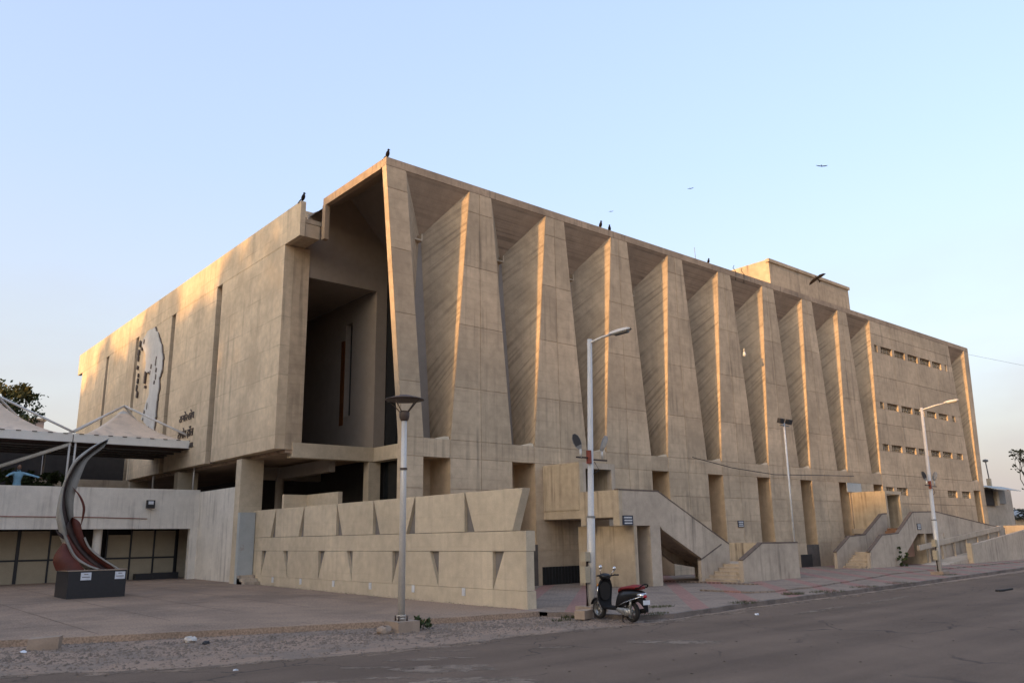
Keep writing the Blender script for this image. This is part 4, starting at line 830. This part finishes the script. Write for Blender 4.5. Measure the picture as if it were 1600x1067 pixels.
# ------------------------------------------------------------------ birds
def perched(label, x, y, z, rz, s=1.):
    t = thing('perched_bird', (x, y, z), label, 'bird', 'dark kites perched along the roof')
    def bp(n, b): return b.build(n, 'bird', t, loc=(0, 0, 0))
    bp('body', MB().ball((0, 0, .27), .10, .095, .20, 10, 8).xf(Matrix.Rotation(.22, 4, 'Y')))
    bp('head', MB().ball((.10, 0, .49), .06, .055, .06, 8, 6).tube([(.15, 0, .49), (.20, 0, .46)], [.02, .004], 5))
    bp('tail', MB().add([(-.06, .05, .15), (-.06, -.05, .15), (-.20, -.05, -.06), (-.20, .05, -.06), (-.02, 0, .12)], [(0, 1, 2, 3), (1, 4, 2), (4, 0, 3)]))
    for q in (-.03, .03): bp('leg', MB().tube([(.0, q, .1), (.0, q, 0)], .012, 5))
    t.rotation_euler = (0, 0, rz); t.scale = (s, s, s)
perched('dark bird perched on the roof corner above the first pier', .12, .2, ZR, -.8, .8)
perched('dark bird perched on the near end of the west parapet', -.92, 5.42, 16.3, -.6, .85)
perched('left bird of the pair on the roof edge above the third fold', 12.3, .2, ZR, -.9, .8)
perched('right bird of the pair on the roof edge above the third fold', 13.0, .2, ZR, .6, .8)
perched('dark bird perched on the roof edge beside the bent bars', 21.0, .2, ZR, -.5, .7)
for x, lb in ((23.3, 'left of two bent steel bars sticking up from the roof edge'), (24.1, 'right of two bent steel bars sticking up from the roof edge')): t = thing('bent_bar', (x, .2, ZR), lb, 'bar', 'bent bars on the roof edge'); MB().tube([(x, .02, ZR-.5), (x+.03, -.02, ZR), (x-.05, .1, ZR+.25), (x+.08, .1, ZR+.42)], .018, 5).build('bar', 'bird', t)
AN = thing('aerial_rod', (19.9, .2, ZR), 'thin aerial rod standing on the roof edge', 'aerial'); MB().tube([(19.9, .2, ZR-.02), (19.85, .2, ZR+.75)], .014, 5).build('rod', 'greypaint', AN)
def flying(label, p, rz, bank, s):
    t = thing('flying_bird', p, label, 'bird', 'kites circling in the sky')
    def bp(n, b): return b.build(n, 'bird', t, loc=(0, 0, 0))
    bp('body', loft([(-.25, .02, -.03, .03), (-.1, .06, -.07, .06), (.1, .07, -.08, .07), (.22, .045, -.04, .06), (.30, .02, -.01, .03)], 10))
    bp('tail', MB().add([(-.2, .04, 0), (-.2, -.04, 0), (-.52, -.14, .01), (-.44, 0, .01), (-.52, .14, .01)], [(0, 1, 2, 3), (0, 3, 4)]))
    for sg in (-1, 1):
        pts = [(.12, 0, 0), (.20, .35, .10), (.10, .78, .12), (-.08, .98, .08), (-.12, .75, .09), (-.14, .4, .07), (-.12, 0, 0)]
        bp('wing', MB().prism([(a, b_) for a, b_, c_ in pts], 'z', -.006, .006).xf(Matrix(((1, 0, 0, 0), (0, sg, 0, sg*.03), (0, .13, 1, 0), (0, 0, 0, 1)))))
    if bank is None:
        yv = (Rv*.82+Uv*.57).normalized(); xv = (Uv*.7-Rv*.45+Fv*.35); xv = (xv-yv*xv.dot(yv)).normalized(); zv = xv.cross(yv)
        t.rotation_euler = Matrix(((xv.x, yv.x, zv.x), (xv.y, yv.y, zv.y), (xv.z, yv.z, zv.z))).to_euler()
    else: t.rotation_euler = (bank, .1, rz)
    t.scale = (s, s, s)
flying('large dark kite gliding in front of the roof plant room', (20.87, -6.2, 14.15), .9, None, .5)
flying('kite gliding high in the sky at right', (47, 6.18, 32.67), .4, .25, .5)
flying('tiny distant kite in the sky above the third fold', (92.7, 53.2, 60), .2, .1, .6)
flying('faint far kite low over the roof line', (110.8, 88, 71.9), .3, .1, .6)
# ------------------------------------------------------------------ person behind the terrace parapet
PE = thing('person', (-8.45, 17.0, 3.72), 'person in light blue shirt leaning with arms spread on the terrace wall', 'person')
def skin_body(name, joints, edges, mat, parent):
    me = bpy.data.meshes.new(name); me.from_pydata([j[:3] for j in joints], edges, []); o = bpy.data.objects.new(name, me); COL.objects.link(o)
    o.modifiers.new('skin', 'SKIN'); ss = o.modifiers.new('sub', 'SUBSURF'); ss.levels = ss.render_levels = 2
    for i, j in enumerate(joints): me.skin_vertices[0].data[i].radius = (j[3], j[4] if len(j) > 4 else j[3])
    me.skin_vertices[0].data[0].use_root = True
    bpy.context.view_layer.update(); m2 = bpy.data.meshes.new_from_object(o.evaluated_get(bpy.context.evaluated_depsgraph_get())); bpy.data.objects.remove(o)
    m2.materials.clear(); m2.materials.append(M[mat]); m2.polygons.foreach_set('use_smooth', [True]*len(m2.polygons))
    return link(name, m2, parent, loc=(0, 0, 0))
skin_body('body', [(0, .1, .80, .16, .12), (0, .08, 1.05, .15, .11), (0, .02, 1.35, .19, .11), (0, 0, 1.50, .09), (0, -.02, 1.62, .055), (.2, 0, 1.43, .07), (.50, -.25, 1.33, .05), (.72, -.72, 1.22, .04), (-.2, 0, 1.43, .07), (-.42, -.3, 1.32, .05), (-.56, -.72, 1.22, .04), (.11, .1, .72, .10), (.12, .05, .42, .075), (.12, .1, .04, .05), (-.11, .1, .72, .10), (-.12, .05, .42, .075), (-.12, .1, .04, .05)],
          [(0, 1), (1, 2), (2, 3), (3, 4), (2, 5), (5, 6), (6, 7), (2, 8), (8, 9), (9, 10), (0, 11), (11, 12), (12, 13), (0, 14), (14, 15), (15, 16)], 'shirt', PE)
MB().ball((0, -.05, 1.70), .085, .10, .12).build('head', 'skin', PE, loc=(0, 0, 0)); MB().ball((0, -.02, 1.745), .092, .105, .10).build('hair', 'hair', PE, loc=(0, 0, 0))
for x in (.74, -.58):
    b = MB().ball((x, -.80, 1.21), .04, .055, .02, 8, 6)
    for k in range(4): b.tube([(x-.03+k*.02, -.83, 1.21), (x-.035+k*.023, -.90, 1.20), (x-.035+k*.023, -.93, 1.18)], [.011, .010, .008], 6)
    b.tube([(x+.035, -.79, 1.21), (x+.065, -.84, 1.20)], [.012, .009], 6); b.build('hand', 'skin', PE, loc=(0, 0, 0))
# ------------------------------------------------------------------ vegetation
M['leafd'] = surf('dark_green_leaf', (.045, .062, .02), var=.35, scale=3, bump=0, rough=.7)
M['leafy'] = surf('yellowing_leaf', (.12, .10, .025), var=.35, scale=3, bump=0, rough=.7)
M['leafb'] = surf('grey_green_leaf', (.055, .055, .03), var=.35, scale=3, bump=0, rough=.7)
M['grass'] = surf('dry_grass', (.075, .075, .028), var=.35, scale=3, bump=0, rough=.9)
def crown_mesh(name, R, H, clumps, per, leaf, mat, seed):
    rd = random.Random(seed); b = MB()
    for i in range(clumps):
        while True:
            p = Vector((rd.uniform(-1, 1), rd.uniform(-1, 1), rd.uniform(-1, 1)))
            if .35 < p.length < 1: break
        c_ = Vector((p.x*R, p.y*R, p.z*H)); cr_ = rd.uniform(.14, .26)*R
        for k in range(per):
            q = Vector((rd.gauss(0, .5), rd.gauss(0, .5), rd.gauss(0, .4)))*cr_+c_
            n = Vector((rd.gauss(0, 1), rd.gauss(0, 1), rd.gauss(0, 1))).normalized(); u = n.orthogonal().normalized(); v = n.cross(u); l = leaf*rd.uniform(.6, 1.3)
            b.add([q-u*l, q+v*l*.5, q+u*l, q-v*l*.5], [(0, 1, 2, 3)])
    me = bpy.data.meshes.new(name); me.from_pydata(b.v, [], b.f); me.materials.append(M[mat]); return me
def trunk_mesh(H, R, seed, fork=5, mat='bark'):
    rd = random.Random(seed); b = MB(); b.tube([(0, 0, -.1), (.06, 0, H*.25), (.0, .08, H*.55)], [H*.028, H*.022, H*.016], 9)
    for k in range(fork):
        a = 2*PI*k/fork+rd.uniform(-.4, .4); r = R*rd.uniform(.5, .8)
        b.tube([(0, .05, H*rd.uniform(.35, .52)), (r*.45*math.cos(a), r*.45*math.sin(a), H*.66), (r*math.cos(a), r*math.sin(a), H*rd.uniform(.72, .92))], [H*.012, H*.008, H*.003], 7)
    return b.mesh('trunk', M[mat])
CR = [crown_mesh('crown', 4.6, 3.6, 120, 70, .24, 'leafd', 21), crown_mesh('crown', 5.0, 3.9, 130, 70, .24, 'leafd', 22)]
TR = [trunk_mesh(12, 4.5, 31), trunk_mesh(13, 4.8, 32)]
def tree(label, x, y, h, k, s=1., group=None, rot=0, name='leafy_tree'):
    t = thing(name, (x, y, -.02), label, 'tree', group)
    o = link('trunk', TR[k], t, loc=(0, 0, 0)); o.scale = (s, s, h/12.5); c_ = link('crown', CR[k], t, loc=(0, 0, h*.72)); c_.scale = (s, s, s*h/14); t.rotation_euler = (0, 0, rot); return t
rd = random.Random(77)
for i, (x, y, h) in enumerate([(-33, 5.2, 23.5), (-35, 11, 21.5), (-34, 15.5, 20.5), (-36, 21.5, 22), (-33, 27.5, 20.5), (-35, 33.5, 21), (-34, 39.5, 19), (-34, -5.5, 14.6)]):
    tree(('first', 'second', 'third', 'fourth', 'fifth', 'sixth', 'seventh', 'nearest')[i]+' tall leafy tree of the row west of the plaza', x, y, h, i % 2, rd.uniform(.9, 1.1), 'roadside trees west of the plaza', rd.uniform(0, 6))
# added unseen slabs in the west to keep the low sun off the street
for i, (y0, y1, h) in enumerate([(-320, -120.5, 36), (-120, -62.5, 34), (-62, -30.5, 35), (-30, 6, 33.6), (6.5, 40, 35.5), (40.5, 78, 37), (78.5, 130, 35), (130.5, 240, 36)]):
    OB = thing('sun_blocker', (-165, (y0+y1)/2, 0), ('first', 'second', 'third', 'fourth', 'fifth', 'sixth', 'seventh', 'eighth')[i]+' unseen slab added west of the hall to block sun', 'building', 'added sun-blocking slabs to the west')
    MB().box(-175, -155, y0, y1, 0, h).build('wall', 'left', OB); MB().box(-175.3, -154.7, y0-.3, y1+.3, h, h+.5).build('roof', 'conc', OB)
    for f in range(10): MB().box(-155.03, -154.9, y0+2, y1-2, 1.6+f*3.2, 3.0+f*3.2).build('window_strip', 'glass', OB)
CR.append(crown_mesh('crown', 3.6, 3.0, 60, 50, .20, 'leafd', 25)); TR.append(trunk_mesh(12, 3.5, 35))
tr_ = tree('dark leafy tree with yellowing top behind the canopy', -5.0, 50, 16.6, 2, .85)
link('yellow_crown', crown_mesh('yellow_crown', 2.2, .9, 22, 40, .20, 'leafy', 27), tr_, loc=(0, 0, 13.9))
TR.append(trunk_mesh(6, 3, 36)); CR.append(crown_mesh('crown', 2.6, 1.8, 40, 36, .20, 'leafb', 28))
tree('round grey-green tree beyond the ramp, far right', 76, 4.9, 5.0, 3, .85)
# sparse, nearly bare tree at the right edge
BT = thing('bare_tree', (75, 3.75, 0), 'sparse nearly leafless tree at the right edge', 'tree')
b = MB(); rd = random.Random(5); tips = []
def limb(p, d, l, r, dep):
    q = p+d*l; b.tube([tuple(p), tuple((p+q)/2+Vector((rd.gauss(0, .06), rd.gauss(0, .06), 0))*l), tuple(q)], [r, r*.8, r*.6], 6)
    if dep == 0: tips.append(q); return
    for k in range(3): limb(q, (d+Vector((rd.gauss(0, .5), rd.gauss(0, .5), rd.gauss(.1, .35)))).normalized(), l*.68, r*.6, dep-1)
    tips.append(q)
limb(Vector((75, 3.75, 0)), Vector((0, 0, 1)), 3.6, .13, 4); b.build('trunk', 'bark', BT)
b = MB()
for q in tips:
    for k in range(2):
        c_ = q+Vector((rd.gauss(0, .18), rd.gauss(0, .18), rd.gauss(0, .12))); n = Vector((rd.gauss(0, 1), rd.gauss(0, 1), rd.gauss(0, 1))).normalized(); u = n.orthogonal()*.16; v = n.cross(u)*.5; b.add([c_-u, c_+v, c_+u, c_-v], [(0, 1, 2, 3)])
b.build('leaves', 'leafb', BT)['kind'] = 'stuff'
HG = thing('potted_hedge', (-8.8, 19.5, 3.72), 'dark green hedge on the terrace behind the person', 'hedge')
for k in range(5): link('foliage', crown_mesh('foliage', .8, .85, 22, 30, .12, 'leafd', 60+k), HG, loc=(-2+k*1.1, .2*(k % 2), .95))
MB().box(-11.6, -5.8, 19.2, 19.9, 3.72, 4.1).build('trough', 'black', HG)
# grass tufts, shrub by the ramp
def tuft(label, x, y, z, r, n, h, mat='grass', name='grass_tuft'):
    rd = random.Random(int(abs(x*31+y*17)*10)); b = MB()
    for k in range(n):
        a, rr = rd.uniform(0, 6.3), r*math.sqrt(rd.random()); px, py = x+rr*math.cos(a), y+rr*math.sin(a)*.6; hh = h*rd.uniform(.4, 1); dx, dy = rd.gauss(0, .4)*hh, rd.gauss(0, .4)*hh
        b.add([(px-.012, py, z), (px+.012, py, z), (px+dx, py+dy, z+hh)], [(0, 1, 2)])
    return b.build(name, mat, label=label, cat='grass' if name == 'grass_tuft' else 'plant', kind='stuff')
for i, (x, y, r, n, h) in enumerate([(2.6, -10.4, .5, 160, .07), (.9, -11.6, .5, 140, .07), (5.2, -11.3, .6, 160, .08), (8.9, -10.6, .5, 170, .12), (10.5, -10.9, .8, 200, .09), (13.5, -10.6, .7, 150, .08), (-.1, -9.9, .45, 150, .10), (-.9, -10.2, .3, 90, .07), (18.8, -.7, 1.4, 220, .10), (23.6, -9.4, .6, 150, .1), (16.5, -10.5, .8, 140, .08), (13.4, -6.15, .35, 90, .10)]):
    tuft('dry green grass tuft growing in the pavement joints', x, y, .08 if x > 0 else -.03, r, n, h)
def weed(label, x, y, z, r, h, seed, name='weed_plant'):
    t = thing(name, (x, y, z), label, 'plant'); me = crown_mesh('foliage', r, h/2, 12, 22, r*.2, 'leafd', seed); link('foliage', me, t, loc=(0, 0, h/2)); MB().tube([(0, 0, 0), (.02, 0, h*.5)], .015, 5).build('stem', 'bark', t, loc=(0, 0, 0))
weed('low green weed beside the dish lamp post', -4.35, -9.25, -.02, .26, .26, 3)
weed('green shrub growing against the ramp stair wall', 30.9, -4.05, .1, .35, 1.1, 4, 'shrub')
b = MB(); rd = random.Random(19)
for i in range(900):
    r_ = rd.random()
    if r_ < .3: x, y = rd.uniform(-9, -.35), 0; y = rd.uniform(-8, 10); x = -.3-abs(rd.gauss(0, .25)); z = pz(x, y)+.006
    elif r_ < .6: x = rd.uniform(0, 30); y = road_y(x)+rd.gauss(.1, .25); z = .0 if y < road_y(x)+.3 else .09
    elif r_ < .8: x = rd.uniform(-14, 0); y = road_y(x)+rd.gauss(.1, .4); z = .0
    else: x = rd.uniform(-13, 20); y = rd.uniform(-20, -12.5); z = .004
    l = rd.uniform(.015, .04); a = rd.uniform(0, 6.3); c_, s_ = math.cos(a)*l, math.sin(a)*l
    b.add([(x-c_, y-s_, z), (x+s_*.5, y-c_*.5, z+.008), (x+c_, y+s_, z+.003), (x-s_*.5, y+c_*.5, z+.01)], [(0, 1, 2, 3)])
b.build('dry_leaves', 'bark', kind='stuff', label='dry leaves and crumbs scattered over the ground')
# ------------------------------------------------------------------ background and litter
AX = thing('annex_building', (60, 2, 0), 'low grey concrete annex with awning beyond the hall', 'building')
MB().box(57.5, 65.2, 1.6, 14, 0, 5.5).build('wall', 'stair', AX); MB().box(58.5, 60.6, 1.4, 1.62, 4.0, 5.3).build('window', 'dark', AX); MB().box(60.8, 63.5, 1.5, 1.62, 4.2, 5.4).build('window', 'greypaint', AX)
MB().prism([(.2, 5.2), (1.6, 5.6), (1.6, 5.65), (.2, 5.26)], 'x', 58.2, 63.4).build('awning', 'bluewhite', AX); MB().box(60.7, 61.2, 1.2, 1.55, 4.0, 5.2).build('box', 'warmlit_stain', AX); MB().box(61.2, 61.5, 1.7, 2.0, 5.5, 6.3).build('pier', 'screen', AX)
MB().tube([(61.3, 1.8, 6.3), (61.1, 1.8, 7.7)], .05, 8).lathe([(.0, 0), (.22, .08), (.22, .22), (0, .3)], (61.1, 1.8, 7.65), 12).build('roof_vent', 'greypaint', AX)
LW = MB().box(52.5, 90, -1.6, -1.3, 0, 2.05).build('boundary_wall', 'warmlit_stain', label='low sunlit wall running off beyond the ramp', cat='wall')
FB = thing('far_building', (3, 90, 0), 'far pinkish building behind the canopy', 'building'); MB().box(-14, 5.6, 90, 100, 0, 17.2).build('wall', M.setdefault('pink', surf('pink_render', (.40, .30, .25), var=.08)), FB); MB().box(-14.2, 5.8, 89.8, 100, 17.2, 17.5).build('roof', 'conc', FB)
for k in range(4): MB().box(-10+k*3.6, -8.6+k*3.6, 89.9, 90.1, 13, 14.8).build('window', 'dark', FB)
FR = thing('far_shed', (95, 10, 0), 'low far shed with grey roof at the right edge', 'building'); MB().box(88, 110, 8, 20, 0, 3.2).build('wall', 'warmlit_stain', FR); MB().prism([(7.5, 3.2), (14, 4.6), (20.5, 3.2)], 'x', 87.5, 110.5).build('roof', 'greypaint', FR)
KB = MB().box(-.28, .28, -.16, .16, 0, .22); KB.v = [(x+random.uniform(-.02, .02), y+random.uniform(-.02, .02), z+random.uniform(-.02, .02)) for x, y, z in KB.v]
KB.build('kerb_stone', 'stone', loc=(-11.45, -6.45, -.03), label='broken pale kerb stone lying by the plaza edge at far left', cat='kerb stone').rotation_euler = (0, 0, -.4)
K2 = MB().box(-.25, .25, -.14, .14, 0, .2); K2.build('kerb_stone', 'stone', loc=(-.35, -10.45, 0), label='pale kerb stone beside the street light footing', cat='kerb stone').rotation_euler = (0, 0, .3)
def rubble(label, x, y, r, mat, seed):
    rd = random.Random(seed); b = MB().ball((0, 0, .3*r), r, r*.7, r*.45, 8, 5); b.v = [(a+rd.uniform(-.2, .2)*r, c_+rd.uniform(-.2, .2)*r, max(0, d+rd.uniform(-.15, .15)*r)) for a, c_, d in b.v]; b.sm = [False]*len(b.sm); b.build('rubble_piece', mat, loc=(x, y, -.02), label=label, cat='rubble')
rubble('white lump of rubble on the gravel left of the lamp post', -9.0, -7.6, .14, 'debris', 1); rubble('dark stone on the gravel below the white rubble', -8.9, -8.2, .08, 'black', 2); rubble('pale flat spill of mortar beside the lamp post footing', -5.45, -9.35, .2, 'stone', 3)
rubble('small white scrap near the broken left kerb stone', -11.9, -6.9, .06, 'paper', 4); rubble('white scrap on the asphalt at lower left', -9.9, -12.2, .05, 'paper', 5); rubble('white scrap on the asphalt beyond the scooter', 3.1, -13.1, .07, 'paper', 6)
LT = MB().prism([(-.35, -.05), (-.1, -.12), (.1, -.05), (.9, -.03), (.9, .03), (.1, .06), (-.1, .14), (-.3, .1)], 'z', 0, .05); LT.build('tyre_scrap', 'rubber', loc=(15.3, -14.45, 0), label='strip of torn black rubber lying on the road at right', cat='scrap')
# cables
WR = MB().tube([(17.9, -.2, 5.75), (21, -.35, 5.35), (25, -.3, 5.15), (30, -.25, 5.3), (34, -.2, 5.4)], .022, 5).build('cable', 'wire', label='black cable sagging across the piers above the notice', cat='cable')
W2 = MB().tube([(55.8, .2, 16.2), (70, -4, 15.2), (95, -10, 14.6)], .010, 5).build('cable', 'wire', label='thin overhead wire leaving the roof corner at right', cat='cable')
